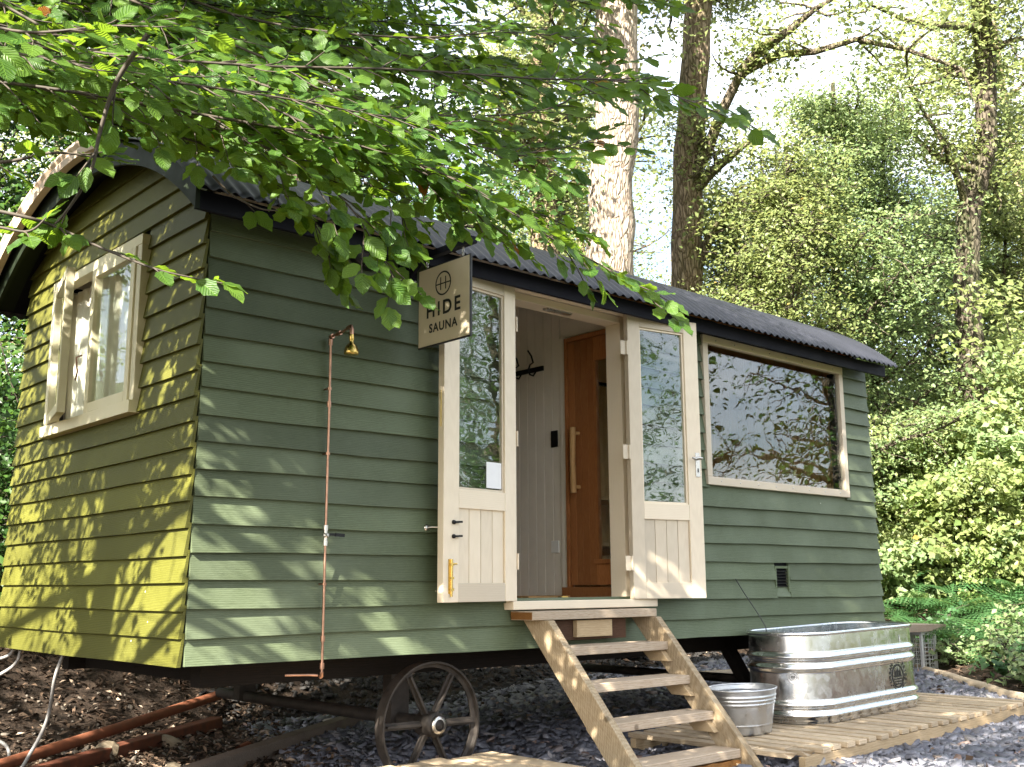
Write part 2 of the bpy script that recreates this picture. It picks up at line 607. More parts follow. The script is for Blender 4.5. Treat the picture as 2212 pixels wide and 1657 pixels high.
m_leaf = leaf_mat('beech_leaf', (0.022, 0.066, 0.011), (0.078, 0.145, 0.020), (0.26, 0.41, 0.028), 0.45, True, 0.46, (0.30, 0.10, 0.02))
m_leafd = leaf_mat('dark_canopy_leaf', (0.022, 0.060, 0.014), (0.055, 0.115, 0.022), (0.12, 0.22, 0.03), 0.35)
m_leafy = leaf_mat('sunny_oak_leaf', (0.100, 0.142, 0.045), (0.235, 0.27, 0.11), (0.40, 0.45, 0.15), 0.42, yellow=(0.30, 0.20, 0.05))
m_leafg = leaf_mat('sycamore_leaf', (0.100, 0.160, 0.070), (0.25, 0.32, 0.15), (0.40, 0.50, 0.19), 0.45)
m_leafb = leaf_mat('bramble_leaf', (0.09, 0.145, 0.045), (0.25, 0.31, 0.11), (0.40, 0.47, 0.14), 0.43)
m_fern = leaf_mat('fern_frond', (0.030, 0.090, 0.032), (0.070, 0.150, 0.055), (0.16, 0.30, 0.08), 0.35)
m_bark = bark_mat('pale_oak_bark', (0.11, 0.08, 0.06), (0.33, 0.265, 0.21), (0.47, 0.395, 0.325), mossk=0.12)
m_barkb = bark_mat('brown_bark', (0.05, 0.035, 0.022), (0.19, 0.14, 0.095), (0.32, 0.25, 0.18), mossk=0.35)
m_barkd = bark_mat('dark_bark', (0.025, 0.02, 0.015), (0.075, 0.06, 0.045), (0.13, 0.11, 0.085), mossk=0.4)
m_limb = bark_mat('mossy_limb_bark', (0.04, 0.033, 0.024), (0.11, 0.09, 0.065), (0.18, 0.15, 0.11), (0.12, 0.14, 0.02), 0.75)
m_twig = plain('grey_brown_twig', (0.045, 0.034, 0.024), 0.75, 0, 0.4, 20)
m_stick = plain('bleached_dead_stick', (0.46, 0.38, 0.28), 0.85, 0, 0.25, 12)
m_stone = plain('buff_stone', (0.17, 0.135, 0.09), 0.9, 0, 0.45, 7, 0.7)


def slate_mat():
    k = NT('slate_chip')
    r = k.attr('tone')
    c = k.ramp(r, [(0.0, (0.055, 0.058, 0.078)), (0.45, (0.115, 0.12, 0.150)), (0.85, (0.20, 0.205, 0.245)), (0.95, (0.26, 0.23, 0.22)), (0.985, (0.30, 0.16, 0.09)), (1.0, (0.34, 0.33, 0.30))])
    n = k.noise(k.coord('Object'), 60, 3)
    c = k.mix(0.35, c, k.ramp(n, [(0.3, (0.05, 0.05, 0.06)), (0.7, (0.25, 0.25, 0.28))]))
    return k.done(k.bsdf(c, 0.6, 0, k.bump(n, 0.3, 0.003), 0.5))


def litter_mat():
    k = NT('dry_litter')
    c = k.ramp(k.attr('tone'), [(0.0, (0.03, 0.018, 0.011)), (0.5, (0.055, 0.034, 0.021)), (0.88, (0.135, 0.088, 0.058)), (1.0, (0.42, 0.33, 0.25))])
    return k.done(k.bsdf(c, 0.85, 0, None, 0.3))


def ground_mat():
    k = NT('woodland_ground')
    v = k.coord('Object')
    n1 = k.noise(v, 7, 6, 0.7)
    n2 = k.noise(v, 60, 4, 0.7)
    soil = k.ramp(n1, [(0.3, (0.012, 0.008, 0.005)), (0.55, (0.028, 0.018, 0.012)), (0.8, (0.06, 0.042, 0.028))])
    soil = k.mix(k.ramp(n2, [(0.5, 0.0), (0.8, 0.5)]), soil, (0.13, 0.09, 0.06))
    vor = k.n('ShaderNodeTexVoronoi')
    k.l(v, vor.inputs['Vector'])
    vor.inputs['Scale'].default_value = 26
    sp = k.n('ShaderNodeSeparateColor')
    k.l(vor.outputs['Color'], sp.inputs[0])
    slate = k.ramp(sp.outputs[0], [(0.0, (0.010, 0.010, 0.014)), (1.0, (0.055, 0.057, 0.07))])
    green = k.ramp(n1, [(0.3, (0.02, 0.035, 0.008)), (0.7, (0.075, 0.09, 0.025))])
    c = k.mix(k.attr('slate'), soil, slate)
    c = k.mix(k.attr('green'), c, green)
    return k.done(k.bsdf(c, 0.9, 0, k.bump(k.math('ADD', n2, vor.outputs['Distance']), 0.6, 0.02), 0.3))


m_slate = slate_mat()
m_pebble = plain('dull_pebble', (0.12, 0.10, 0.08), 0.9, 0, 0.5, 30)
m_litter = litter_mat()
m_ground = ground_mat()

# ------------------------------------------------------------------ ground
LA, LB = np.array([9.3, 1.5]), np.array([6.6, -1.0])      # the log edging of the slate yard
LN = np.array([0.679, -0.734])


def smooth(x, a, b):
    t = np.clip((np.asarray(x, float) - a) / (b - a), 0, 1)
    return t * t * (3 - 2 * t)


def side(x, y):
    """metres beyond the edge of the yard: positive on the bank"""
    s1 = (x - LA[0]) * LN[0] + (y - LA[1]) * LN[1]
    s2 = y - 3.0 - 0.16 * np.clip(x - 3, 0, 20)
    s3 = (x - 9.6)
    back = np.minimum(s2, 60)
    return np.maximum(np.maximum(s1, back), s3)


def wob(x, y):
    return (np.sin(x * 1.7 + 0.6 * y) * np.cos(y * 1.3 - 0.4 * x) * 0.5 + np.sin(x * 0.45 + 1) * np.sin(y * 0.6 + 2) * 0.8)


def gz(x, y):
    x = np.asarray(x, float)
    y = np.asarray(y, float)
    s = side(x, y)
    base = -0.735 + 0.018 * np.clip(x, -5, 12)
    left = smooth(-x, 0.5, 4.0) * smooth(y, 0.5, 4.0) * 0.35
    hgt = 3.4 * smooth(s, 0.0, 9.0) * (0.12 + 0.88 * smooth(y, -5.5, -1.0)) + 0.10 * smooth(s, 0.05, 0.6) + 0.45 * smooth(s, 0.0, 1.3) * smooth(-x, -4.0, -2.0) * smooth(y, 2.5, 3.2)
    return base + left + hgt + 0.03 * wob(x, y) * smooth(s, -0.5, 1.0) + 0.012 * wob(3 * x, 3 * y)


def make_ground():
    def axis(lo, f0, f1, hi, fine, coarse):
        a = np.linspace(lo, f0, coarse, endpoint=False)
        b = np.arange(f0, f1, fine)
        c = np.linspace(f1, hi, coarse)
        return np.concatenate([a, b, c])
    xs = axis(-90, -6, 14, 110, 0.12, 24)
    ys = axis(-90, -5, 12, 110, 0.12, 24)
    X, Y = np.meshgrid(xs, ys)
    Z = gz(X, Y)
    n, m = X.shape
    V = np.stack([X.ravel(), Y.ravel(), Z.ravel()], 1)
    idx = np.arange(n * m).reshape(n, m)
    Fa = np.stack([idx[:-1, :-1], idx[:-1, 1:], idx[1:, 1:], idx[1:, :-1]], -1).reshape(-1, 4)
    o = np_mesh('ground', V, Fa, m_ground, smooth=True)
    s = side(X, Y).ravel()
    xx, yy = X.ravel(), Y.ravel()
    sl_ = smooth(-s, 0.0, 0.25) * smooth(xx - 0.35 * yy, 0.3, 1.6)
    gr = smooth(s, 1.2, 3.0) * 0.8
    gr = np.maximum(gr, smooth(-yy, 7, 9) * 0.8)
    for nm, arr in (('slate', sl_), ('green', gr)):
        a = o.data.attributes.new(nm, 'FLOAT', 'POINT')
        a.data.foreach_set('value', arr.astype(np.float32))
    o['kind'] = 'structure'


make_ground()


def scatter_chips(name, label, n, xs, ys, keep, size, mat, flat=0.28, zoff=0.0):
    """irregular flat stones lying on the ground, all joined (nobody could count them)"""
    x = RNG.uniform(*xs, n)
    y = RNG.uniform(*ys, n)
    k = keep(x, y)
    x, y = x[k], y[k]
    n = len(x)
    z = gz(x, y) + zoff
    s = RNG.uniform(size[0], size[1], n) * RNG.choice([0.6, 0.85, 1.0, 1.0, 1.35], n)
    asp = RNG.uniform(0.45, 0.9, n)
    th = s * flat * RNG.uniform(0.6, 1.3, n)
    az = RNG.uniform(0, 2 * PI, n)
    tilt = RNG.normal(0, 0.28, (n, 2))
    K = 5
    ang = np.linspace(0, 2 * PI, K, endpoint=False)[None] + RNG.uniform(-0.35, 0.35, (n, K))
    rr = RNG.uniform(0.65, 1.1, (n, K))
    lx = np.cos(ang) * rr * s[:, None]
    ly = np.sin(ang) * rr * s[:, None] * asp[:, None]
    px = lx * np.cos(az)[:, None] - ly * np.sin(az)[:, None]
    py = lx * np.sin(az)[:, None] + ly * np.cos(az)[:, None]
    pz = px * tilt[:, :1] + py * tilt[:, 1:]
    lift = RNG.uniform(0.0, 0.022, n)[:, None]
    top = np.stack([px + x[:, None], py + y[:, None], pz + z[:, None] + th[:, None] + lift], -1)
    bot = np.stack([px * 1.04 + x[:, None], py * 1.04 + y[:, None], pz + z[:, None] + lift - 0.002], -1)
    V = np.concatenate([top, bot], 1).reshape(-1, 3)
    b = (np.arange(n) * 2 * K)[:, None]
    tris = []
    for i in range(1, K - 1):
        tris.append(np.concatenate([b, b + i, b + i + 1], 1))
    for i in range(K):
        j = (i + 1) % K
        tris.append(np.concatenate([b + i, b + K + i, b + K + j], 1))
        tris.append(np.concatenate([b + i, b + K + j, b + j], 1))
    Fa = np.stack(tris, 1).reshape(-1, 3)
    tone = np.repeat(RNG.uniform(0, 1, n) ** 1.1, len(tris))
    o = np_mesh(name, V, Fa, mat, None, tone)
    tag(o, label, 'gravel', kind='stuff')
    return o


def yard(x, y):
    near = (side(x, y) < 0.02) & (x - 0.35 * y > 0.9)
    return near


# view wedge of the camera on the ground (only what the photograph could see)
def in_view(x, y, pad=0.06):
    dx, dy = x - CAM[0], y - CAM[1]
    d = dx * Fv[0] + dy * Fv[1]
    r = dx * Rv[0] + dy * Rv[1]
    return (d > 0.5) & (np.abs(r) < d * (0.49 + pad) + 0.4)


scatter_chips('slate_chips', 'loose blue grey slate chippings covering the yard', 62000, (1.0, 10), (-2.6, 3.6),
              lambda x, y: yard(x, y) & in_view(x, y) & ((y < 1.8) | (RNG.uniform(0, 1, len(x)) < 0.5)), (0.026, 0.056), m_slate)
scatter_chips('pebbles', 'small pebbles and stone crumbs in the dirt under the hut', 4200, (-2.5, 4.5), (0.2, 5.0),
              lambda x, y: (x - 0.35 * y < 1.3) & in_view(x, y) & (side(x, y) < 0.6), (0.007, 0.026), m_pebble, 0.6)


m_rubble = plain('dark_rubble', (0.022, 0.020, 0.019), 0.85, 0, 0.6, 25)  # stones much darker than the yard slate
scatter_chips('bank_rubble', 'dark stones and rubble on the slope behind the hut', 12000, (1.8, 9.5), (2.2, 6.0),
              lambda x, y: (side(x, y) > -0.5) & in_view(x, y), (0.012, 0.042), m_rubble, 0.45)


def litter(name, label, n, xs, ys, keep, L=(0.03, 0.09), W=(0.008, 0.03)):
    x = RNG.uniform(*xs, n)
    y = RNG.uniform(*ys, n)
    k = keep(x, y)
    x, y = x[k], y[k]
    n = len(x)
    c = np.stack([x, y, gz(x, y) + RNG.uniform(0.004, 0.045, n)], 1)
    a = RNG.uniform(0, 2 * PI, n)
    d = np.stack([np.cos(a), np.sin(a), RNG.normal(0, 0.35, n)], 1)
    d = unit(d)
    w = unit(np.cross(d, unit(RNG.normal(0, 0.5, (n, 3)) + np.array([0, 0, 1]))))
    l = RNG.uniform(*L, n)[:, None] / 2
    ww = RNG.uniform(*W, n)[:, None] / 2
    up = np.array([0, 0, 1]) * ww * 0.7
    V = np.stack([c - d * l, c + w * ww + up, c + d * l, c - w * ww + up], 1).reshape(-1, 3)
    b = np.arange(n)[:, None] * 4
    Fa = np.concatenate([np.concatenate([b, b + 1, b + 2], 1), np.concatenate([b, b + 2, b + 3], 1)], 0)
    t = RNG.uniform(0, 1, n)
    o = np_mesh(name, V, Fa, m_litter, None, np.concatenate([t, t]))
    tag(o, label, 'litter', kind='stuff')


litter('leaf_litter', 'brown dead leaves and wood shreds on the dirt below the gable', 46000, (-3, 4.5), (0.5, 8),
       lambda x, y: (x - 0.35 * y < 1.2) & in_view(x, y))
litter('bank_litter', 'dry leaves and broken twigs at the foot of the bank', 16000, (6, 14), (-3, 6),
       lambda x, y: (side(x, y) > 0.0) & in_view(x, y), (0.04, 0.14), (0.006, 0.03))
litter('yard_leaves', 'fallen brown leaves scattered on the slate', 160, (3, 9.5), (-2, 2.5),
       lambda x, y: yard(x, y) & in_view(x, y), (0.05, 0.09), (0.03, 0.05))

# ------------------------------------------------------------------ the hut
H = 2.15
LEN, WID = 6.03, 2.479
YM = WID / 2
RO = 1.50                         # half span of the roof at the eaves
Z_E, Z_A = 2.165, 2.742
R_A = (RO ** 2 + (Z_A - Z_E) ** 2) / (2 * (Z_A - Z_E))


def arch_z(y, off=0.0):
    t = np.clip(abs(y - YM), 0, RO)
    return Z_A - R_A + math.sqrt(R_A ** 2 - float(t) ** 2) - off


hut = thing('shepherd_hut', 'green boarded shepherd hut with curved corrugated roof and cream double doors', 'hut')


def x_left(z):
    return -0.012 + 0.028 * z / H


def x_right(z):
    return 6.078 - 0.030 * z


ROWZ = [-0.002 + 0.1268 * i for i in range(18)]
BT, BP = 0.036, 0.152             # how far a board's foot stands proud, board height


def front_board(x0, x1, z0, z1, left_end=False, right_end=False):
    n = max(2, int((x1 - x0) / 0.4))
    seed = random.uniform(0, 99)
    vs_ = []
    for i in range(n + 1):
        t = i / n
        xb = x0 + (x1 - x0) * t
        w = 0.0035 * math.sin(xb * 1.9 + seed) + 0.002 * math.sin(xb * 5.3 + seed * 2)
        dy = 0.003 * math.sin(xb * 2.6 + seed * 3)
        zb = z0 + w
        xt = xb
        if left_end and i == 0:
            xb, xt = x_left(zb), x_left(z1)
        if right_end and i == n:
            xb, xt = x_right(zb), x_right(z1)
        vs_ += [(xb, -BT + dy, zb), (xb, -0.010 + dy, zb), (xt, 0.001, z1), (xt, -0.009, z1)]
    fs = []
    for i in range(n):
        a, b = 4 * i, 4 * (i + 1)
        for k in range(4):
            k2 = (k + 1) % 4
            fs.append((a + k, a + k2, b + k2, b + k))
    fs.append((0, 3, 2, 1))
    fs.append((4 * n, 4 * n + 1, 4 * n + 2, 4 * n + 3))
    return MB().add(vs_, [f[::-1] for f in fs])


DOOR = (1.885, 3.060, 0.221, 2.153)
WIN = (3.776, 5.629, 1.031, 2.102)
VENT = (4.555, 4.735, 0.290, 0.480)
for i in range(17):
    z0, z1 = ROWZ[i], min(ROWZ[i] + BP, 2.20)
    blocks = []
    for (a, b, c, d) in ((DOOR[0] + 0.02, DOOR[1] - 0.02, 0.25, 2.2), (WIN[0] + 0.03, WIN[1] - 0.03, 1.0, 2.03), (VENT[0], VENT[1], 0.25, 0.45)):
        if z0 < d - 0.001 and z0 > c - 0.03:
            blocks.append((a, b))
    xs = -0.01
    segs = []
    for a, b in sorted(blocks):
        segs.append((xs, a))
        xs = b
    segs.append((xs, 6.06))
    for j, (a, b) in enumerate(segs):
        front_board(a, b, z0, z1, j == 0, j == len(segs) - 1).build('board', m_green, hut)

GW = (0.615, 1.899, 1.217, 2.163)
# gable boards: clipped to the arch and cut round the window
i = 0
while True:
    z0 = ROWZ[0] + 0.1225 * i
    if z0 > 2.70:
        break
    z1 = z0 + 0.148
    i += 1

    def halfspan(z):
        if z <= 2.36:
            return YM - 0.0
        ys = np.linspace(0, YM, 200)
        zz = np.array([arch_z(YM + q, 0.055) for q in ys])
        ok = ys[zz >= z]
        return float(ok[-1]) if len(ok) else 0.0
    hb, ht = halfspan(z0), halfspan(min(z1, Z_A - 0.06))
    if hb < 0.08:
        break
    spans = [(YM - hb, YM + hb, YM - max(ht, 0.03), YM + max(ht, 0.03))]
    if GW[2] - 0.04 < z0 < GW[3] - 0.03:
        spans = [(YM - hb, GW[0] + 0.02, YM - ht, GW[0] + 0.02), (GW[1] - 0.02, YM + hb, GW[1] - 0.02, YM + ht)]
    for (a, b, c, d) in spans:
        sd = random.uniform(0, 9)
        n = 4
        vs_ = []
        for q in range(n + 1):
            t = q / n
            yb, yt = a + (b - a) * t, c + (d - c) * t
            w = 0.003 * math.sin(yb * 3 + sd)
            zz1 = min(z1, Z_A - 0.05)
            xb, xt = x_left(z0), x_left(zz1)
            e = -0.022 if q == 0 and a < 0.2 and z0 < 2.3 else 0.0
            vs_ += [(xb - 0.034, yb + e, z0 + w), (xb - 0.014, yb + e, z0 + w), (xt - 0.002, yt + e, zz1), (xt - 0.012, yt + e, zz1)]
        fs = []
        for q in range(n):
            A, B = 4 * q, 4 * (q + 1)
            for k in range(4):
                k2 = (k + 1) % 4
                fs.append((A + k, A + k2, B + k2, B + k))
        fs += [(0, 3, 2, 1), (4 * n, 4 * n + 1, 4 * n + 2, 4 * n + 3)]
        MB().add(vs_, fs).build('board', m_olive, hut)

# carcass behind the boards (with real openings) and inner linings
mb = MB()
mb.box(0.02, DOOR[0] + 0.03, 0.004, 0.05, 0.02, 2.2)
mb.box(DOOR[0] + 0.03, DOOR[1] - 0.03, 0.004, 0.05, 0.02, DOOR[2] - 0.01)
mb.box(DOOR[1] - 0.03, WIN[0] + 0.03, 0.004, 0.05, 0.02, 2.2)
mb.box(WIN[0] + 0.03, WIN[1] - 0.03, 0.004, 0.05, 0.02, WIN[2] + 0.02)
mb.box(WIN[0] + 0.03, WIN[1] - 0.03, 0.004, 0.05, WIN[3] - 0.02, 2.2)
mb.box(DOOR[0] + 0.03, DOOR[1] - 0.03, 0.004, 0.05, DOOR[3] - 0.01, 2.2)
mb.box(WIN[1] - 0.03, 6.02, 0.004, 0.05, 0.02, 2.2)
mb.box(0.02, 6.03, WID - 0.05, WID - 0.004, 0.02, 2.45)
mb.build('wall_frame', m_black, hut)
mb = MB()
for (y0, y1, zt) in ((0.05, GW[0] + 0.03, None), (GW[1] - 0.03, WID - 0.05, None)):
    mb.box(0.020, 0.05, y0, y1, 0.02, 2.30)
mb.box(0.020, 0.05, GW[0] + 0.03, GW[1] - 0.03, 0.02, GW[2] + 0.02)
mb.box(0.020, 0.05, GW[0] + 0.03, GW[1] - 0.03, GW[3] - 0.02, 2.30)
mb.box(5.99, 6.03, 0.05, WID - 0.05, 0.02, 2.30)
for X in (0.020, 5.99):
    pts = [(y, max(2.302, arch_z(y, 0.075))) for y in np.linspace(0.06, WID - 0.06, 24)]
    n = len(pts)
    vs_ = [(X, y, z) for y, z in pts] + [(X, y, 2.30) for y, z in pts] + [(X + 0.03, y, z) for y, z in pts] + [(X + 0.03, y, 2.30) for y, z in pts]
    fs = []
    for q in range(n - 1):
        fs += [(q, q + 1, n + q + 1, n + q), (2 * n + q, 3 * n + q, 3 * n + q + 1, 2 * n + q + 1)]
    mb.add(vs_, fs)
mb.build('end_wall', m_black, hut)['kind'] = 'stuff'
# far gable, seen edge on: plain boards
for i in range(17):
    z0 = ROWZ[i]
    MB().box(6.034, 6.052, -0.01, WID, z0, z0 + 0.12).build('board', m_green, hut)
MB().box(0.05, 5.99, 0.05, WID - 0.05, 0.12, 0.235).build('floor', m_pine, hut)

# roof: arched deck with black soffit, corrugated sheets over it
NA = 40
YS = [YM - RO * math.cos(PI * q / NA) for q in range(NA + 1)]


def arch_shell(x0, x1, off0, off1, cut=0.0):
    ys = [min(max(y, YM - RO + cut), YM + RO - cut) for y in YS]
    a = [(x0, y, arch_z(y, off0)) for y in ys] + [(x1, y, arch_z(y, off0)) for y in ys]
    b = [(x0, y, arch_z(y, off1)) for y in ys] + [(x1, y, arch_z(y, off1)) for y in ys]
    n = len(ys)
    fs = []
    for q in range(n - 1):
        fs.append((q, q + 1, n + q + 1, n + q))
        fs.append((2 * n + q, 3 * n + q, 3 * n + q + 1, 2 * n + q + 1))
        fs.append((q, 2 * n + q, 2 * n + q + 1, q + 1))
        fs.append((n + q, n + q + 1, 3 * n + q + 1, 3 * n + q))
    fs.append((0, n, 3 * n, 2 * n))
    fs.append((n - 1, 3 * n - 1, 4 * n - 1, 2 * n - 1))
    return MB().add(a + b, [f[::-1] for f in fs])


arch_shell(-0.16, 6.07, 0.018, 0.045, 0.03).build('roof_deck', m_black, hut)
mb = MB()
pit = 0.0762
xs_ = np.arange(-0.20, 6.12, pit / 8)
nx = len(xs_)
yy_ = [YM - RO - 0.03 + 0.0 * q for q in range(1)] + YS + [YM + RO + 0.03]
arr = []
for k, y in enumerate(yy_):
    if k == 0:
        z = Z_E - 0.035
    elif k == len(yy_) - 1:
        z = Z_E - 0.035
    else:
        z = arch_z(y)
    yo = y
    lap = 0.004 * (k % 14 == 0)
    arr.append(np.stack([xs_, np.full(nx, yo), z + 0.0095 * np.cos(2 * PI * xs_ / pit)], 1))
V = np.concatenate(arr, 0)
idx = np.arange(len(V)).reshape(len(yy_), nx)
Fa = np.stack([idx[:-1, :-1], idx[:-1, 1:], idx[1:, 1:], idx[1:, :-1]], -1).reshape(-1, 4)
rf = np_mesh('corrugated_roof', V, Fa, m_roof, hut, smooth=True)
so = rf.modifiers.new('sheet', 'SOLIDIFY')
so.thickness = 0.003
# fascia below the eave
MB().box(-0.146, 6.055, -0.195, -0.172, 2.055, 2.150).build('fascia', m_black, hut, bevel=0.003)
MB().box(0.0, 6.055, -0.172, -0.004, 2.140, 2.156).build('soffit', m_black, hut)


# rolled trim round the gable end of the roof
def arc_pts(y0, y1, x, off, n=26):
    return [(x, y, arch_z(y, off)) for y in np.linspace(y0, y1, n)]


mb = MB()
prof = [(-0.030, 0.055), (-0.046, 0.040), (-0.050, 0.018), (-0.036, 0.000), (-0.046, -0.020), (-0.038, -0.052), (0.0, -0.056), (0.004, 0.058)]
P = arc_pts(0.86, YM + RO + 0.02, -0.205, 0.0, 40)
vs_, fs = [], []
for q, p in enumerate(P):
    a, b = np.array(P[max(q - 1, 0)]), np.array(P[min(q + 1, len(P) - 1)])
    t = (b - a) / np.linalg.norm(b - a)
    nrm = np.array([0, -t[2], t[1]])
    for (dx, dn) in prof:
        vs_.append((p[0] + dx, p[1] + nrm[1] * dn, p[2] + nrm[2] * dn))
K = len(prof)
for q in range(len(P) - 1):
    for k in range(K):
        k2 = (k + 1) % K
        fs.append((q * K + k, (q + 1) * K + k, (q + 1) * K + k2, q * K + k2))
fs.append(tuple(range(K)))
fs.append(tuple(range((len(P) - 1) * K, len(P) * K))[::-1])
mb.add(vs_, fs)
mb.build('roof_trim', m_trim, hut)
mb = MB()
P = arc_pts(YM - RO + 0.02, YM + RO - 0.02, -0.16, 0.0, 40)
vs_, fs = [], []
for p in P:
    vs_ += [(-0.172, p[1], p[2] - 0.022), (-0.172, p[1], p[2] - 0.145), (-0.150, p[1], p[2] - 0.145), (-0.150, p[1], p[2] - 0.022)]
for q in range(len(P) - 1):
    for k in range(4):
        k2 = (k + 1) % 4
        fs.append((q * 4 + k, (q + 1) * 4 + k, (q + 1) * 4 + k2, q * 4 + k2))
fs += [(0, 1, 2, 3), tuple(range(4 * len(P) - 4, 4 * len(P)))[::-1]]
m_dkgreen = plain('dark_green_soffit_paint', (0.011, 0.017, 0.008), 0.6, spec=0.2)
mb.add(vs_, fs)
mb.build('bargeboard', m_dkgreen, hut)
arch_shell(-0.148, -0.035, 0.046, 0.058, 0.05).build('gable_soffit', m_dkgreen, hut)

# chassis under the hut
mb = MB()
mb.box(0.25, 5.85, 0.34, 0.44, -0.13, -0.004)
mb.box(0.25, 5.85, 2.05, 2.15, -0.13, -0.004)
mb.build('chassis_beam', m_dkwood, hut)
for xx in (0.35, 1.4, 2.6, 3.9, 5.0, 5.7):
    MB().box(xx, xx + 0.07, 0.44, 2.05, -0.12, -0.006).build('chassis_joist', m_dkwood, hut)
mb = MB()
mb.tube([(1.45, 0.02, -0.37), (1.45, 2.45, -0.37)], 0.035, 10)
mb.box(1.39, 1.51, 0.35, 0.43, -0.39, -0.13)
mb.box(1.39, 1.51, 2.06, 2.14, -0.39, -0.13)
mb.build('axle', m_iron, hut)
mb = MB()
mb.tube([(4.85, 0.12, -0.37), (4.85, 2.45, -0.37)], 0.035, 10)
mb.build('axle', m_iron, hut)
mb = MB()
mb.beam((4.42, 0.40, -0.01), (4.62, 0.15, -0.62), 0.09, 0.07, (0, 1, 0))
mb.beam((4.86, 0.40, -0.05), (4.64, 0.16, -0.62), 0.06, 0.06, (0, 1, 0))
mb.build('prop_leg', m_dkwood, hut)


def wheel(xc, yc, zc):
    r = 0.325
    w = bpy.data.objects.new('wheel', None)
    COL.objects.link(w)
    w.parent = hut
    w.location = (xc, yc, zc)
    w.rotation_euler = (0, rad(8), 0)
    mb = MB()
    mb.lathe([(r, -0.036), (r, 0.036), (r - 0.010, 0.036), (r - 0.013, 0.010), (r - 0.032, 0.005), (r - 0.032, -0.005), (r - 0.013, -0.010), (r - 0.010, -0.036), (r, -0.036)], 48, ax='y', smooth=False)
    mb.build('rim', m_iron, w)
    for q in range(6):
        a = 2 * PI * q / 6 + 0.12
        d = np.array([math.cos(a), 0, math.sin(a)])
        mb = MB()
        up = (0, 1, 0)
        mb.beam(d * 0.05, d * (r - 0.02), 0.038, 0.010, up)
        mb.beam(d * 0.05 + np.array([0, -0.016, 0]), d * (r - 0.04) + np.array([0, -0.012, 0]), 0.012, 0.026, up)
        mb.build('spoke', m_iron, w)
    MB().lathe([(0.0, -0.088), (0.028, -0.088), (0.030, -0.075), (0.062, -0.070), (0.066, -0.045), (0.066, 0.05), (0.0, 0.05)], 20, ax='y').build('hub', m_iron, w)
    MB().lathe([(0.030, -0.094), (0.046, -0.092), (0.048, -0.078), (0.030, -0.076), (0.030, -0.094)], 20, ax='y').build('hub_ring', m_steel, w)


wheel(1.45, 0.09, -0.375)
wheel(4.85, 0.09, -0.30)

# ---------------- door casing, threshold and the two open leaves
cas = bpy.data.objects.new('door_frame', None)
COL.objects.link(cas)
cas.parent = hut
x0, x1, z0, z1 = DOOR
MB().box(x0, x1, -0.050, 0.0, z1 - 0.055, z1).build('head', m_creamx, cas, bevel=0.003)
MB().box(x0 + 0.005, x0 + 0.06, -0.045, 0.0, z0 + 0.045, z1 - 0.057).build('jamb', m_cream, cas, bevel=0.003)
MB().box(x1 - 0.075, x1 - 0.005, -0.045, 0.0, z0 + 0.045, z1 - 0.057).build('jamb', m_cream, cas, bevel=0.003)
for (a, b) in ((x0 + 0.03, x0 + 0.075), (x1 - 0.11, x1 - 0.065)):
    MB().box(a, b, 0.002, 0.13, z0 + 0.045, z1 - 0.05).build('lining', m_cream, cas, bevel=0.002)
MB().box(x0 + 0.075, x1 - 0.11, 0.002, 0.13, z1 - 0.10, z1 - 0.056).build('lining', m_creamx, cas, bevel=0.002)
MB().box(x0 + 0.012, x1 + 0.08, -0.095, 0.0, z0 - 0.008, z0 + 0.040).build('threshold', m_creamx, cas, bevel=0.004)
MB().box(x0 + 0.03, x1 - 0.05, 0.002, 0.14, z0 + 0.0, z0 + 0.047).build('sill', m_creamx, cas, bevel=0.003)
mb = MB()
mb.box(2.39, 2.44, 0.015, 0.05, z0 + 0.047, z0 + 0.062)
mb.build('keep', m_brass, cas)
mb = MB()
mb.box(2.30, 2.52, 0.02, 0.06, z1 - 0.112, z1 - 0.101)
mb.build('keep', m_steel, cas)


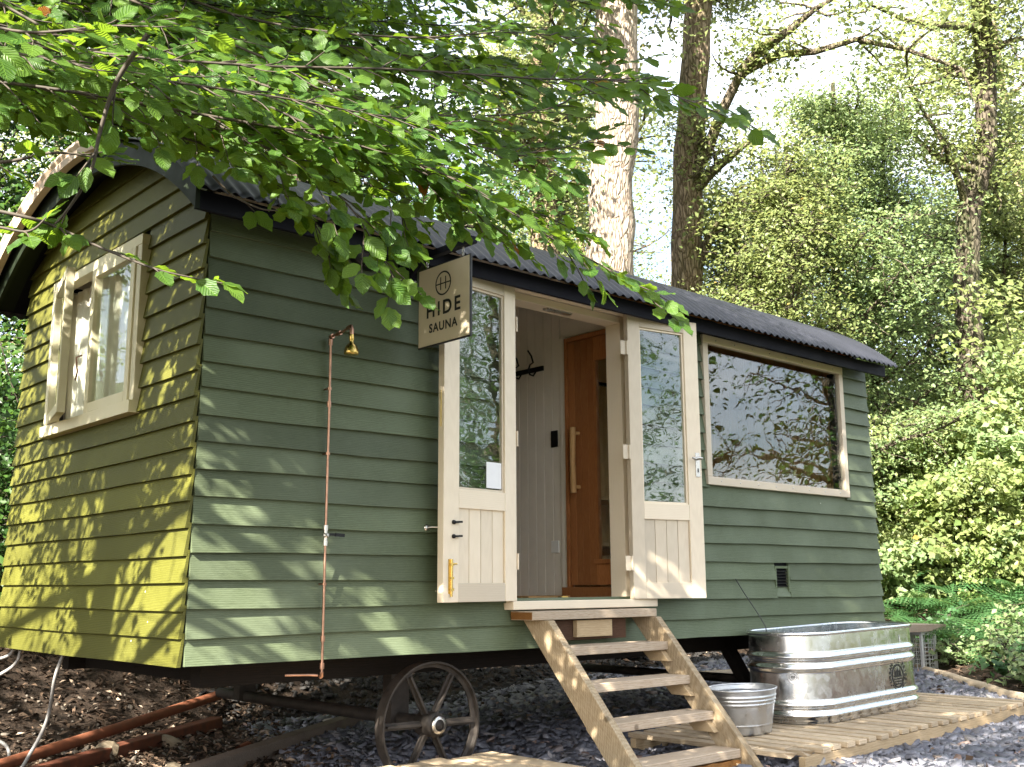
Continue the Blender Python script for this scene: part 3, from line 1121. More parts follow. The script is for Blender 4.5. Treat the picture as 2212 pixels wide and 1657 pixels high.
def leaf_door(hx, hy, ang, sgn, label):
    """door leaf in local x 0..0.59 from the hinge; sgn=-1 opens to the left"""
    d = bpy.data.objects.new('door', None)
    COL.objects.link(d)
    d.parent = hut
    d.location = (hx, hy, 0.262)
    d.rotation_euler = (0, 0, ang)
    d['label'] = label
    W, Hh, T = 0.59, 1.838, 0.044

    def B(a, b, c, e, f=0.0, g=T):
        a, b = sgn * a, sgn * b
        return MB().box(a, b, -g, -f, c, e)
    st = 0.098
    B(0, st, 0, Hh).build('stile', m_cream, d, bevel=0.003)
    B(W - st - 0.02, W, 0, Hh).build('stile', m_cream, d, bevel=0.003)
    xa, xb = st + 0.0006, W - st - 0.0206
    B(xa, xb, Hh - 0.085, Hh - 0.0005, 0.001, T - 0.001).build('rail', m_creamx, d, bevel=0.002)
    B(xa, xb, 0.498, 0.600, 0.001, T - 0.001).build('rail', m_creamx, d, bevel=0.002)
    B(xa, xb, 0.0005, 0.100, 0.001, T - 0.001).build('rail', m_creamx, d, bevel=0.002)
    # glazing bead and pane
    mb = MB()
    for (a, b, c, e) in ((xa, xa + 0.012, 0.601, Hh - 0.086), (xb - 0.012, xb, 0.601, Hh - 0.086), (xa + 0.013, xb - 0.013, 0.601, 0.613), (xa + 0.013, xb - 0.013, Hh - 0.098, Hh - 0.086)):
        mb.box(sgn * a, sgn * b, -T + 0.012, -0.010, c, e)
    mb.build('glazing_bead', m_cream, d)
    g = MB()
    g.box(sgn * (xa + 0.010), sgn * (xb - 0.010), -0.024, -0.020, 0.611, Hh - 0.096)
    g.build('pane', m_glassold, d)
    # four tongue and groove planks
    n = 4
    pw = (xb - xa) / n
    for q in range(n):
        B(xa + q * pw + 0.002, xa + (q + 1) * pw - 0.002, 0.099, 0.4985, 0.010, T - 0.014).build('plank', m_cream, d, bevel=0.002)
    B(xa + 0.002, xb - 0.002, 0.099, 0.4985, 0.012, 0.018).build('panel_back', m_cream, d)
    return d


dl = leaf_door(1.92, -0.052, rad(6.5), -1, 'left open door leaf with a paper notice in its glass')
dr = leaf_door(2.915, -0.060, rad(-11), 1, 'right open door leaf with a lever handle')
# hinges on the right leaf, a bolt and two black hooks on the left one, lever handle on the right
for zz in (0.22, 0.92, 1.60):
    mb = MB()
    mb.tube([(-0.010, -0.046, zz - 0.045), (-0.010, -0.046, zz + 0.045)], 0.007, 8)
    mb.box(-0.055, -0.012, -0.040, -0.037, zz - 0.045, zz + 0.045)
    mb.build('hinge', m_creamx, dr)
    mb = MB()
    mb.tube([(0.006, -0.047, zz - 0.045), (0.006, -0.047, zz + 0.045)], 0.006, 8)
    mb.build('hinge', m_creamx, dl)
for zz in (0.345, 0.420):
    mb = MB()
    mb.lathe([(0.0, -0.058), (0.010, -0.056), (0.012, -0.050), (0.012, -0.043)], 10, (-0.515, 0, zz), 'y')
    mb.beam((-0.515, -0.056, zz), (-0.462, -0.058, zz + 0.003), 0.011, 0.011)
    mb.build('catch', m_blackm, dl)
mb = MB()
mb.box(-0.552, -0.522, -0.050, -0.0445, 0.045, 0.225)
mb.tube([(-0.537, -0.053, 0.030), (-0.537, -0.053, 0.225)], 0.007, 8)
for zz in (0.06, 0.12, 0.19):
    mb.box(-0.549, -0.525, -0.0625, -0.0505, zz, zz + 0.013)
mb.tube([(-0.537, -0.057, 0.200), (-0.508, -0.066, 0.200)], 0.005, 8)
mb.build('bolt', m_brass, dl)
mb = MB()
mb.box(-0.588, -0.5855, -0.036, -0.008, 0.93, 1.13)
mb.tube([(-0.592, -0.022, 0.93), (-0.592, -0.022, 1.13)], 0.003, 6)
mb.build('lock_plate', m_brass, dl)
mb = MB()
mb.box(0.535, 0.572, -0.049, -0.0445, 0.785, 0.945)
mb.box(0.535, 0.572, -0.006, 0.003, 0.785, 0.945)
mb.build('handle_plate', m_steel, dr, bevel=0.003)
mb = MB()
mb.tube([(0.555, -0.048, 0.905), (0.555, -0.085, 0.905)], 0.009, 8)
mb.tube([(0.560, -0.085, 0.905), (0.530, -0.090, 0.907), (0.500, -0.088, 0.899), (0.478, -0.086, 0.905)], [0.009, 0.009, 0.008, 0.007], 8)
mb.tube([(0.555, 0.003, 0.905), (0.555, 0.05, 0.905), (0.600, 0.055, 0.907)], 0.008, 8)
mb.build('handle', m_steel, dr)
mb = MB()
mb.box(0.550, 0.558, -0.0505, -0.049, 0.815, 0.842)
mb.build('keyhole', m_black, dr)

# notice behind the glass of the left leaf
nt_o = MB().box(-0.236, -0.113, -0.0283, -0.0253, 0.622, 0.768).build('paper_notice', m_paper)
nt_o.matrix_world = Matrix.Translation((1.92, -0.052, 0.262)) @ Matrix.Rotation(rad(6.5), 4, 'Z')
tag(nt_o, 'blank white paper notice stuck in the bottom corner of the left door glass', 'notice')

# ---------------- big fixed window
wn = bpy.data.objects.new('window', None)
COL.objects.link(wn)
wn.parent = hut
wn['label'] = 'large fixed sauna window with cream frame'
x0, x1, z0, z1 = WIN
fw = 0.058
MB().box(x0, x1, -0.046, 0.0, z1 - fw, z1).build('frame_rail', m_creamx, wn, bevel=0.004)
MB().box(x0, x1, -0.046, 0.0, z0, z0 + fw).build('frame_rail', m_creamx, wn, bevel=0.004)
MB().box(x0 + 0.0005, x0 + fw, -0.044, 0.0, z0 + fw + 0.0005, z1 - fw - 0.0005).build('frame_stile', m_cream, wn, bevel=0.004)
MB().box(x1 - fw, x1 - 0.0005, -0.044, 0.0, z0 + fw + 0.0005, z1 - fw - 0.0005).build('frame_stile', m_cream, wn, bevel=0.004)
MB().box(x0 + fw, x1 - fw, -0.020, -0.012, z0 + fw, z1 - fw).build('pane', m_glass, wn)
mb = MB()
mb.box(x1 - fw - 0.03, x1 - fw - 0.002, -0.008, 0.05, z0 + fw, z1 - fw)
mb.box(x0 + fw + 0.002, x0 + fw + 0.03, -0.008, 0.05, z0 + fw, z1 - fw)
mb.build('reveal', m_black, wn)
mb = MB()
for xx in np.linspace(x0 + 0.15, x1 - 0.15, 8):
    for zz in (z0 + 0.03, z1 - 0.03):
        mb.lathe([(0.0, -0.049), (0.005, -0.0485), (0.006, -0.046)], 8, (xx, 0, zz), 'y')
mb.build('frame_screw', m_steel, wn)

# ---------------- vent low on the front wall
vt = bpy.data.objects.new('vent', None)
COL.objects.link(vt)
vt.parent = hut
mb = MB()
mb.box(VENT[0] - 0.002, VENT[0] + 0.012, -0.027, 0.0, 0.29, 0.478)
mb.box(VENT[1] - 0.016, VENT[1] + 0.002, -0.027, 0.0, 0.29, 0.478)
mb.box(VENT[0], VENT[1], -0.024, 0.0, 0.462, 0.480)
mb.build('vent_frame', m_green, vt)
MB().hexa([(VENT[0], -0.034, 0.255), (VENT[1], -0.034, 0.255), (VENT[1], 0.0, 0.255), (VENT[0], 0.0, 0.255), (VENT[0], -0.034, 0.262), (VENT[1], -0.034, 0.262), (VENT[1], -0.002, 0.335), (VENT[0], -0.002, 0.335)]).build('vent_sill', m_green, vt)
for q in range(6):
    zz = 0.330 + q * 0.022
    MB().hexa([(VENT[0] + 0.013, -0.018, zz), (VENT[1] - 0.017, -0.018, zz), (VENT[1] - 0.017, -0.002, zz + 0.010), (VENT[0] + 0.013, -0.002, zz + 0.010),
               (VENT[0] + 0.013, -0.018, zz + 0.004), (VENT[1] - 0.017, -0.018, zz + 0.004), (VENT[1] - 0.017, -0.002, zz + 0.014), (VENT[0] + 0.013, -0.002, zz + 0.014)]).build('slat', m_blackm, vt)

# ---------------- gable window: fixed frame, one closed and one open casement
gw = bpy.data.objects.new('window', None)
COL.objects.link(gw)
gw.parent = hut
gw['label'] = 'cream gable window with its far casement open'
y0, y1, z0, z1 = GW
XO = -0.052
mb = MB()
MB().box(XO, 0.02, y0, y1, z1 - 0.055, z1).build('frame_rail', m_creamy, gw, bevel=0.003)
MB().box(XO - 0.02, 0.02, y0, y1, z0, z0 + 0.065).build('frame_rail', m_creamy, gw, bevel=0.003)
for (a, b) in ((y0 + 0.0005, y0 + 0.055), (y1 - 0.055, y1 - 0.0005)):
    MB().box(XO + 0.001, 0.02, a, b, z0 + 0.0655, z1 - 0.0555).build('frame_stile', m_creamy, gw, bevel=0.003)


def casement(hy, ang, sgn, label):
    c = bpy.data.objects.new('casement', None)
    COL.objects.link(c)
    c.parent = gw
    c.location = (XO + 0.002, hy, z0 + 0.068)
    c.rotation_euler = (0, 0, ang)
    W, Hh = 0.585, z1 - z0 - 0.126
    mb = MB()
    s = 0.050
    for (a, b, e, f) in ((0, s, 0, Hh), (W - s, W, 0, Hh), (s + 0.0004, W - s - 0.0004, 0.0005, 0.055), (s + 0.0004, W - s - 0.0004, Hh - 0.05, Hh - 0.0005)):
        mb.box(-0.010, 0.034, sgn * a, sgn * b, e, f)
    fr = mb.build('casement_frame', m_creamy, gw, bevel=0.003)
    pn = MB().box(0.010, 0.014, sgn * (s - 0.005), sgn * (W - s + 0.005), 0.05, Hh - 0.045).build('pane', m_glassc, gw)
    for o in (fr, pn):
        o.location = c.location
        o.rotation_euler = c.rotation_euler
    bpy.data.objects.remove(c)
    fr['label'] = label


casement(y0 + 0.058, 0.0, 1, 'closed casement nearer the corner')
casement(y1 - 0.058, rad(-13.5), -1, 'open casement')
st_ = MB().tube([(XO - 0.02, 1.300, 1.62), (XO - 0.055, 1.285, 1.60), (XO - 0.05, 1.27, 1.52), (XO - 0.06, 1.262, 1.47), (XO - 0.052, 1.255, 1.53)], 0.005, 6).build('window_catch', m_copper, gw)
# curtain behind the glass
mb = MB()
n = 90
vs_, fs = [], []
for q in range(n + 1):
    y = y0 + 0.02 + (y1 - y0 - 0.04) * q / n
    dx = 0.016 * math.sin(q * 0.9) + 0.009 * math.sin(q * 0.37 + 1)
    vs_ += [(0.055 + dx * 0.4, y, z1 - 0.06), (0.075 + dx, y, z0 + 0.01)]
for q in range(n):
    fs.append((2 * q, 2 * q + 1, 2 * q + 3, 2 * q + 2))
mb.add(vs_, fs, True)
cu = mb.build('curtain', m_cloth)
tag(cu, 'sheer white curtain hanging in folds behind the gable window', 'curtain')

# ---------------- inside: white lobby, partition with the cedar sauna door, sauna beyond
PX = 3.20
lin = bpy.data.objects.new('lobby_lining', None)
COL.objects.link(lin)
lin.parent = hut
MB().box(0.06, PX - 0.001, WID - 0.075, WID - 0.055, 0.237, 2.27).build('back_panel', m_white, lin)
MB().box(0.055, 0.07, 0.06, GW[0], 0.237, 2.28).build('end_panel', m_white, lin)
MB().box(0.08, DOOR[0], 0.055, 0.07, 0.237, 2.14).build('front_panel', m_white, lin)
mb = arch_shell(0.055, PX, 0.10, 0.11, 0.33)
mb.build('ceiling', m_white, lin)
mb = MB()
_ys = np.linspace(0.755, WID - 0.06, 30)
_n = len(_ys)
mb.add([(PX + dx, y, z) for dx in (0, 0.05) for zz in (0, 1) for y in _ys for z in (0.237 if zz == 0 else float(arch_z(y, 0.08)),)],
       [f for q in range(_n - 1) for f in ((q, _n + q, _n + q + 1, q + 1), (2 * _n + q, 2 * _n + q + 1, 3 * _n + q + 1, 3 * _n + q))])
mb.build('partition', m_white, hut)
for q in range(20):
    ya = 0.80 + q * 0.088
    if ya + 0.088 > WID - 0.08:
        break
    MB().box(PX - 0.016, PX - 0.001, ya + 0.0015, ya + 0.0865, 0.245, min(float(arch_z(ya, 0.105)), float(arch_z(ya + 0.088, 0.105)))).build('lining_board', m_white, lin, bevel=0.003)
MB().box(PX - 0.014, PX - 0.001, 0.07, 0.797, 2.12, 2.27).build('lining_board', m_white, lin, bevel=0.003)
MB().box(PX - 0.0135, PX - 0.001, 0.30, 0.797, 2.272, 2.47).build('lining_board', m_white, lin, bevel=0.003)
MB().box(PX - 0.03, PX - 0.0165, 0.735, 0.795, 0.245, 2.118).build('architrave', m_white, lin, bevel=0.003)
sd = bpy.data.objects.new('sauna_door', None)
COL.objects.link(sd)
sd.parent = hut
sd['label'] = 'orange cedar sauna door with a tall narrow pane'
MB().box(PX - 0.045, PX - 0.002, 0.706, 0.732, 0.300, 2.105).build('door_frame', m_cedar, sd, bevel=0.002)
MB().box(PX - 0.045, PX - 0.002, 0.06, 0.704, 2.075, 2.105).build('door_frame', m_cedar, sd, bevel=0.002)
mb = MB()
mb.box(PX - 0.09, PX - 0.002, 0.06, 0.74, 0.246, 0.335)
mb.build('sill', m_cedar, sd, bevel=0.003)
pw = 0.062
for q in range(4):
    ya = 0.700 - (q + 1) * pw
    MB().box(PX - 0.036, PX - 0.004, ya + 0.001, ya + pw - 0.001, 0.350, 2.072).build('plank', m_cedar, sd, bevel=0.002)
for (za, zb) in ((0.350, 0.50), (1.90, 2.072)):
    MB().box(PX - 0.036, PX - 0.004, 0.256, 0.4515, za, zb).build('rail', m_cedar, sd)
MB().box(PX - 0.036, PX - 0.004, 0.07, 0.254, 0.350, 2.072).build('plank', m_cedar, sd, bevel=0.002)
mb = MB()
for (a, b, c, e) in ((0.428, 0.451, 0.502, 1.898), (0.256, 0.279, 0.502, 1.898)):
    mb.box(PX - 0.042, PX - 0.006, a, b, c, e)
mb.box(PX - 0.055, PX - 0.006, 0.250, 0.46, 0.490, 0.520)
mb.build('pane_frame', m_cedar, sd, bevel=0.002)
MB().box(PX - 0.022, PX - 0.017, 0.280, 0.427, 0.521, 1.897).build('pane', m_glass, sd)
mb = MB()
mb.tube([(PX - 0.085, 0.615, 0.98), (PX - 0.088, 0.617, 1.2), (PX - 0.085, 0.614, 1.44)], [0.022, 0.020, 0.022], 10)
for zz in (1.02, 1.40):
    mb.tube([(PX - 0.085, 0.615, zz), (PX - 0.036, 0.600, zz)], 0.014, 8)
mb.build('handle', m_pine, sd)
pb = MB().box(PX - 0.028, PX - 0.0165, 0.83, 0.895, 1.33, 1.45).build('control_panel', m_blackm, None, bevel=0.003)
tag(pb, 'small black control panel on the white lobby wall beside the sauna door', 'panel')
so_ = MB().box(PX - 0.028, PX - 0.0165, 0.83, 0.905, 0.575, 0.66).build('socket_plate', m_whitep, None, bevel=0.003)
tag(so_, 'white square blank socket plate low on the lobby wall', 'socket')
hk = thing('coat_hooks', 'black double coat hooks on a rail high on the lobby wall', 'coat hooks', (PX - 0.02, 1.1, 1.93))
MB().box(-0.008, 0.0035, -0.13, 0.30, -0.018, 0.018).build('rail', m_blackm, hk)
for yy in (-0.05, 0.11, 0.25):
    mb = MB()
    mb.tube([(-0.008, yy, -0.02), (-0.03, yy, -0.05), (-0.065, yy, -0.045), (-0.078, yy, -0.01), (-0.062, yy, 0.03), (-0.03, yy, 0.05), (-0.05, yy, 0.10), (-0.085, yy, 0.135)], 0.007, 7)
    mb.build('hook', m_blackm, hk)
dm = MB().box(2.02, 3.10, 0.17, 0.75, 0.237, 0.255).build('door_mat', m_mat)
tag(dm, 'dark ribbed mat on the floor just inside the doorway', 'mat')
pal = thing('threshold_pallet', 'low slatted wooden duckboard on the lobby floor below the sauna door', 'duckboard', (2.72, 0.80, 0.237))
for q in range(4):
    MB().box(0.0, 0.46, -0.14 + q * 0.075, -0.08 + q * 0.075, 0.02, 0.042).build('slat', m_pine, pal)
for xx in (0.02, 0.40):
    MB().box(xx, xx + 0.04, -0.14, 0.145, 0.0, 0.02).build('bearer', m_pine, pal)
# sauna room
sr = bpy.data.objects.new('sauna_lining', None)
COL.objects.link(sr)
sr.parent = hut
for q in range(30):
    xa = PX + 0.055 + q * 0.092
    if xa + 0.09 > 5.975:
        break
    MB().box(xa + 0.001, xa + 0.09, WID - 0.075, WID - 0.056, 0.24, 2.26).build('lining_board', m_pine, sr)
for q in range(25):
    ya = 0.06 + q * 0.092
    MB().box(5.965, 5.984, ya + 0.001, ya + 0.09, 0.24, min(float(arch_z(ya, 0.11)), float(arch_z(ya + 0.09, 0.11)))).build('lining_board', m_pine, sr)
arch_shell(PX + 0.055, 5.985, 0.10, 0.11, 0.33).build('ceiling', m_pine, sr)
MB().box(5.90, 5.963, 0.07, 0.16, 0.24, 2.10).build('corner_post', m_pine, sr)
MB().box(PX + 0.0545, PX + 0.07, 0.76, WID - 0.08, 0.24, 2.24).build('end_board', m_pine, sr)
bn = thing('sauna_bench', 'two tier pine bench along the back of the sauna seen through the glass', 'bench', (4.6, 1.9, 0.237))
for (ya, zz) in ((-0.55, 0.45), (-0.05, 0.88)):
    for q in range(4):
        MB().box(-1.3, 1.34, ya + q * 0.115, ya + q * 0.115 + 0.10, zz - 0.03, zz).build('slat', m_pine, bn)
for xx in (-1.2, 0.0, 1.2):
    MB().box(xx, xx + 0.06, -0.50, 0.40, 0.36, 0.418).build('bearer', m_pine, bn)
    MB().box(xx, xx + 0.06, -0.52, -0.46, 0.0, 0.36).build('leg', m_pine, bn)
    MB().box(xx, xx + 0.06, 0.02, 0.40, 0.79, 0.848).build('bearer', m_pine, bn)
    MB().box(xx, xx + 0.06, 0.0, 0.06, 0.421, 0.79).build('leg', m_pine, bn)


# ------------------------------------------------------------------ lettering
def text_mesh(txt, size, depth, bold=0.0, space=1.0):
    cu_ = bpy.data.curves.new('txt', 'FONT')
    cu_.body = txt
    cu_.size = size
    cu_.extrude = depth
    cu_.offset = bold
    cu_.space_character = space
    cu_.align_x = 'CENTER'
    cu_.align_y = 'CENTER'
    cu_.resolution_u = 4
    o = bpy.data.objects.new('txt', cu_)
    COL.objects.link(o)
    dg = bpy.context.evaluated_depsgraph_get()
    me = bpy.data.meshes.new_from_object(o.evaluated_get(dg))
    bpy.data.objects.remove(o)
    vs_ = [np.array(v.co) for v in me.vertices]
    fs = [tuple(p.vertices) for p in me.polygons]
    bpy.data.meshes.remove(me)
    return vs_, fs


def add_text(mb, txt, size, fn, bold=0.0, depth=0.001, space=1.0):
    vs_, fs = text_mesh(txt, size, depth, bold, space)
    mb.add([fn(v) for v in vs_], fs)


# ---------------- hanging sign, plane x = const, reading from -x side
sg = thing('hanging_sign', 'square tan sign reading HIDE SAUNA hanging by two chains beside the doors', 'sign', (1.172, -0.36, 1.808), (0, 0, 0))
S2 = 0.2175
MB().box(0.002, 0.014, -S2, S2, -S2, S2).build('back_board', m_signblack, sg)
MB().box(-0.0015, 0.0015, -S2 + 0.007, S2 - 0.007, -S2 + 0.007, S2 - 0.007).build('face', m_signface, sg)


def on_sign(cy, cz):
    # the reader stands at -x: text runs towards -y
    return lambda v: (-0.0030 - v[2] * 0.3, -(v[0] + cy), v[1] + cz)


mb = MB()
add_text(mb, 'HIDE', 0.106, on_sign(0.0, -0.030), 0.0022, 0.001, 1.32)
mb.build('lettering', m_signblack, sg)
mb = MB()
add_text(mb, 'SAUNA', 0.066, on_sign(0.0, -0.125), 0.0016, 0.001, 1.14)
mb.build('lettering', m_signblack, sg)
mb = MB()
ring = [(math.cos(2 * PI * q / 48), math.sin(2 * PI * q / 48)) for q in range(48)]


def flat_ring(mb, f, cx, cy, ra, rb, d=0.0, sy=1.0):
    vs_ = []
    for (c, s_) in ring:
        vs_ += [f((cx + c * ra, cy + s_ * ra * sy, d)), f((cx + c * rb, cy + s_ * rb * sy, d))]
    n = len(ring)
    mb.add(vs_, [(2 * q, 2 * q + 1, 2 * ((q + 1) % n) + 1, 2 * ((q + 1) % n)) for q in range(n)])


fsg = on_sign(0.0, 0.0)


def flat_box(mb, f, a, b, c, e, d=0.0):
    mb.add([f((a, c, d)), f((b, c, d)), f((b, e, d)), f((a, e, d))], [(0, 1, 2, 3)])


flat_ring(mb, fsg, 0, 0.105, 0.057, 0.066)
flat_box(mb, fsg, -0.060, 0.060, 0.1005, 0.1075, 0.0008)
flat_box(mb, fsg, -0.025, -0.0165, 0.070, 0.140, 0.0004)
flat_box(mb, fsg, 0.0165, 0.025, 0.070, 0.140, 0.0004)
mb.build('emblem', m_signblack, sg)
for yy in (-0.15, 0.15):
    mb = MB()
    for q in range(3):
        zc = S2 + 0.012 + q * 0.019
        pts = []
        for k in range(9):
            a = 2 * PI * k / 8
            u, w = 0.006 * math.cos(a), 0.013 * math.sin(a)
            pts.append((0.008 + (u if q % 2 else 0), yy + (0 if q % 2 else u), zc + w))
        mb.tube(pts, 0.0022, 6, False)
    mb.build('chain', m_steel, sg)
br = thing('sign_bracket', 'black square bar bracket fixed to the wall above the sign', 'bracket', (1.172, 0, 0))
MB().box(-0.012, 0.028, -0.60, -0.036, 2.078, 2.112).build('arm', m_black, br)
MB().box(-0.055, 0.070, -0.036, -0.022, 1.985, 2.125).build('wall_plate', m_black, br)
mb = MB()
mb.beam((0.008, -0.040, 2.00), (0.008, -0.16, 2.085), 0.02, 0.02)
mb.build('brace', m_black, br)
mb = MB()
for zz in (2.0, 2.105):
    for xx in (-0.04, 0.055):
        mb.lathe([(0.0, -0.044), (0.007, -0.043), (0.008, -0.036)], 8, (xx, 0, zz), 'y')
mb.build('bolt', m_steel, br)

# ---------------- bulkhead lamp under the eave
lp = thing('bulkhead_lamp', 'black oval caged bulkhead lamp under the eave left of the sign', 'lamp', (0.905, -0.035, 2.075))
mb = MB()


def oval(mb, prof, n, sx, sz):
    vs_, fs = [], []
    for (r, d) in prof:
        for k in range(n):
            a = 2 * PI * k / n
            vs_.append((r * sx * math.cos(a), d, r * sz * math.sin(a)))
    for i in range(len(prof) - 1):
        for k in range(n):
            k2 = (k + 1) % n
            fs.append((i * n + k, i * n + k2, (i + 1) * n + k2, (i + 1) * n + k))
    mb.add(vs_, fs, True)


oval(mb, [(0.0, 0.03), (1.0, 0.03), (1.05, 0.0), (1.0, -0.035), (0.86, -0.045), (0.80, -0.045)], 28, 0.115, 0.068)
mb.build('housing', m_blackm, lp)
mb = MB()
oval(mb, [(0.80, -0.045), (0.72, -0.075), (0.45, -0.098), (0.0, -0.106)], 28, 0.115, 0.068)
m_lens = plain('smoked_lens', (0.05, 0.06, 0.10), 0.1, 0, 0.1)
mb.build('lens', m_lens, lp)
mb = MB()
for xx in (-0.045, 0.0, 0.045):
    w = math.sqrt(1 - (xx / 0.115) ** 2)
    mb.tube([(xx, -0.04, -0.066 * w), (xx, -0.085, -0.05 * w), (xx, -0.112, 0), (xx, -0.085, 0.05 * w), (xx, -0.04, 0.066 * w)], 0.005, 6)
mb.tube([(-0.11, -0.04, 0), (-0.08, -0.085, 0), (0, -0.113, 0), (0.08, -0.085, 0), (0.11, -0.04, 0)], 0.005, 6)
mb.build('cage', m_blackm, lp)

# ---------------- copper shower
sh = thing('outdoor_shower', 'copper pipe shower with brass rose fixed to the green wall', 'shower', (0.678, -0.062, 0))
mb = MB()
mb.tube([(0, 0, -0.06), (0, 0, 0.55)], 0.0066, 10)
mb.tube([(0, 0, 0.64), (0.002, 0, 1.2), (0, 0, 1.572)], 0.0066, 10)
mb.build('pipe', m_copper, sh)
mb = MB()
mb.tube([(0, 0, 1.575), (0, -0.002, 1.598), (0, -0.03, 1.602), (0, -0.10, 1.606), (0, -0.165, 1.618)], 0.0066, 10)
mb.tube([(0, -0.06, 1.603), (0, -0.09, 1.605)], 0.011, 10)
mb.tube([(0, -0.155, 1.617), (0, -0.182, 1.620), (0, -0.190, 1.600), (0, -0.190, 1.572)], 0.0115, 10)
mb.build('arm', m_copper, sh)
mb = MB()
mb.tube([(0, 0, 1.556), (0, 0, 1.586)], 0.012, 10)
mb.tube([(0, 0.002, 1.598), (0, -0.018, 1.600)], 0.0125, 10)
for zz in (-0.028, 0.10, 1.25):
    mb.tube([(0, 0, zz - 0.014), (0, 0, zz + 0.014)], 0.0115, 10)
mb.build('coupling', m_copper, sh)
MB().lathe([(0.009, 1.585), (0.012, 1.575), (0.013, 1.552), (0.010, 1.545), (0.011, 1.535), (0.020, 1.527), (0.031, 1.512), (0.036, 1.492), (0.037, 1.478), (0.033, 1.474), (0.0, 1.474)], 20, (0, -0.190, 0)).build('shower_rose', m_brass, sh)
mb = MB()
mb.tube([(0, 0, 0.545), (0, 0, 0.57)], 0.013, 10)
mb.tube([(0, 0, 0.57), (0, 0, 0.62)], 0.0105, 10)
mb.lathe([(0.0, -0.016), (0.016, -0.008), (0.016, 0.008), (0.0, 0.016)], 12, (0, 0, 0.595))
mb.tube([(0, 0, 0.62), (0, 0, 0.645)], 0.013, 10)
mb.tube([(0, 0, 0.595), (0, -0.026, 0.597)], 0.007, 8)
mb.build('valve', m_steel, sh)
mb = MB()
mb.beam((0.006, -0.030, 0.599), (0.038, -0.030, 0.599), 0.008, 0.012)
mb.beam((0.036, -0.031, 0.599), (0.088, -0.033, 0.596), 0.011, 0.016)
mb.build('lever', m_blackm, sh)
for zz in (0.36, 1.00, 1.33):
    mb = MB()
    mb.tube([(0, 0, zz - 0.006), (0, 0, zz + 0.006)], 0.012, 10)
    mb.tube([(-0.004, 0.005, zz), (-0.006, 0.036, zz)], 0.005, 6)
    mb.build('pipe_clip', m_copper, sh)
mb = MB()
mb.tube([(0, 0, -0.055), (0, 0.0, -0.075), (0, 0.012, -0.08)], 0.010, 8)
mb.tube([(-0.01, 0.02, -0.072), (-0.06, 0.03, -0.068), (-0.16, 0.07, -0.066)], 0.006, 8)
mb.build('supply_pipe', m_copper, sh)

# hold-back hook on the wall left of the door
hb = thing('holdback_hook', 'steel cabin hook on a round plate holding back the left door', 'hook', (1.33, -0.03, 0.655))
MB().lathe([(0.0, -0.012), (0.010, -0.010), (0.018, -0.004), (0.020, 0.004)], 14, (0, 0, 0), 'y').build('rose_plate', m_steel, hb)
mb = MB()
mb.tube([(0, -0.010, 0), (0.01, -0.03, 0.003), (0.03, -0.05, 0.002), (0.05, -0.07, 0.004), (0.055, -0.075, 0.018)], 0.004, 7)
mb.build('hook_arm', m_steel, hb)

# thin wire from the wall to the tub
wr = MB().tube([(4.055, -0.034, 0.385), (4.10, -0.06, 0.30), (4.14, -0.10, 0.21), (4.165, -0.15, 0.12), (4.175, -0.18, 0.06), (4.178, -0.20, -0.05)], 0.0035, 6).build('sensor_wire', m_wire)
tag(wr, 'thin dark wire running from the green wall down into the steel tub', 'wire')

# ------------------------------------------------------------------ steps
stp = thing('wooden_steps', 'weathered open timber steps leading up to the doorway', 'steps')
SXL, SXR = 2.02, 2.99
TR = [(-0.215, 0.205), (-0.335, 0.012), (-0.495, -0.176), (-0.655, -0.366), (-0.835, -0.556)]   # front edge y, top z
th_ = 0.048
ya, za = TR[0][0], TR[0][1] - th_
yb, zb = -1.03, gz(2.5, -1.03) - 0.02
for sx in (SXL, SXR - 0.052):
    # plank side: top cut level, foot on the ground, 0.19 wide
    slope = np.array([TR[4][0] - TR[1][0], TR[4][1] - TR[1][1]])
    slope /= np.linalg.norm(slope)

    def yfront(z):
        return -0.215 - 0.028 + (z - (za)) * slope[0] / slope[1]
    z_t, z_b = za - 0.001, -0.76
    dep = 0.205
    q = [(yfront(z_t), z_t), (yfront(z_b), z_b), (yfront(z_b) + dep, z_b), (yfront(z_t) + dep, z_t)]
    vs_ = [(sx, y, z) for y, z in q] + [(sx + 0.052, y, z) for y, z in q]
    MB().add(vs_, [(0, 1, 2, 3), (7, 6, 5, 4), (0, 4, 5, 1), (1, 5, 6, 2), (2, 6, 7, 3), (3, 7, 4, 0)]).build('stringer', m_string, stp, bevel=0.004)
for k, (y, z) in enumerate(TR):
    if k == 0:
        MB().box(1.93, 2.985, y, -0.034, z - th_, z).build('tread', m_step, stp, bevel=0.004)
        MB().box(1.9285, 1.9299, y + 0.004, -0.038, z - th_ + 0.004, z - 0.004).build('wet_end', m_wet, stp)
    else:
        o = MB().box(SXL + 0.0525, SXR - 0.0525, y, y + 0.185, z - th_, z).build('tread', m_step, stp, bevel=0.004)
        for (xa, xb) in ((SXL + 0.053, SXL + 0.095), (SXR - 0.095, SXR - 0.053)):
            zz = z - th_ - 0.001
            MB().add([(xa, y + 0.025, zz), (xa, y + 0.18, zz), (xa, y + 0.11, zz - 0.065), (xa, y - 0.035, zz - 0.065),
                      (xb, y + 0.025, zz), (xb, y + 0.18, zz), (xb, y + 0.11, zz - 0.065), (xb, y - 0.035, zz - 0.065)],
                     [(0, 1, 2, 3), (7, 6, 5, 4), (0, 4, 5, 1), (1, 5, 6, 2), (2, 6, 7, 3), (3, 7, 4, 0)]).build('cleat', m_deckx, stp, bevel=0.003)
MB().box(2.18, 2.78, -0.14, -0.09, 0.035, 0.150).build('support_block', m_dkbrown, stp, bevel=0.003)
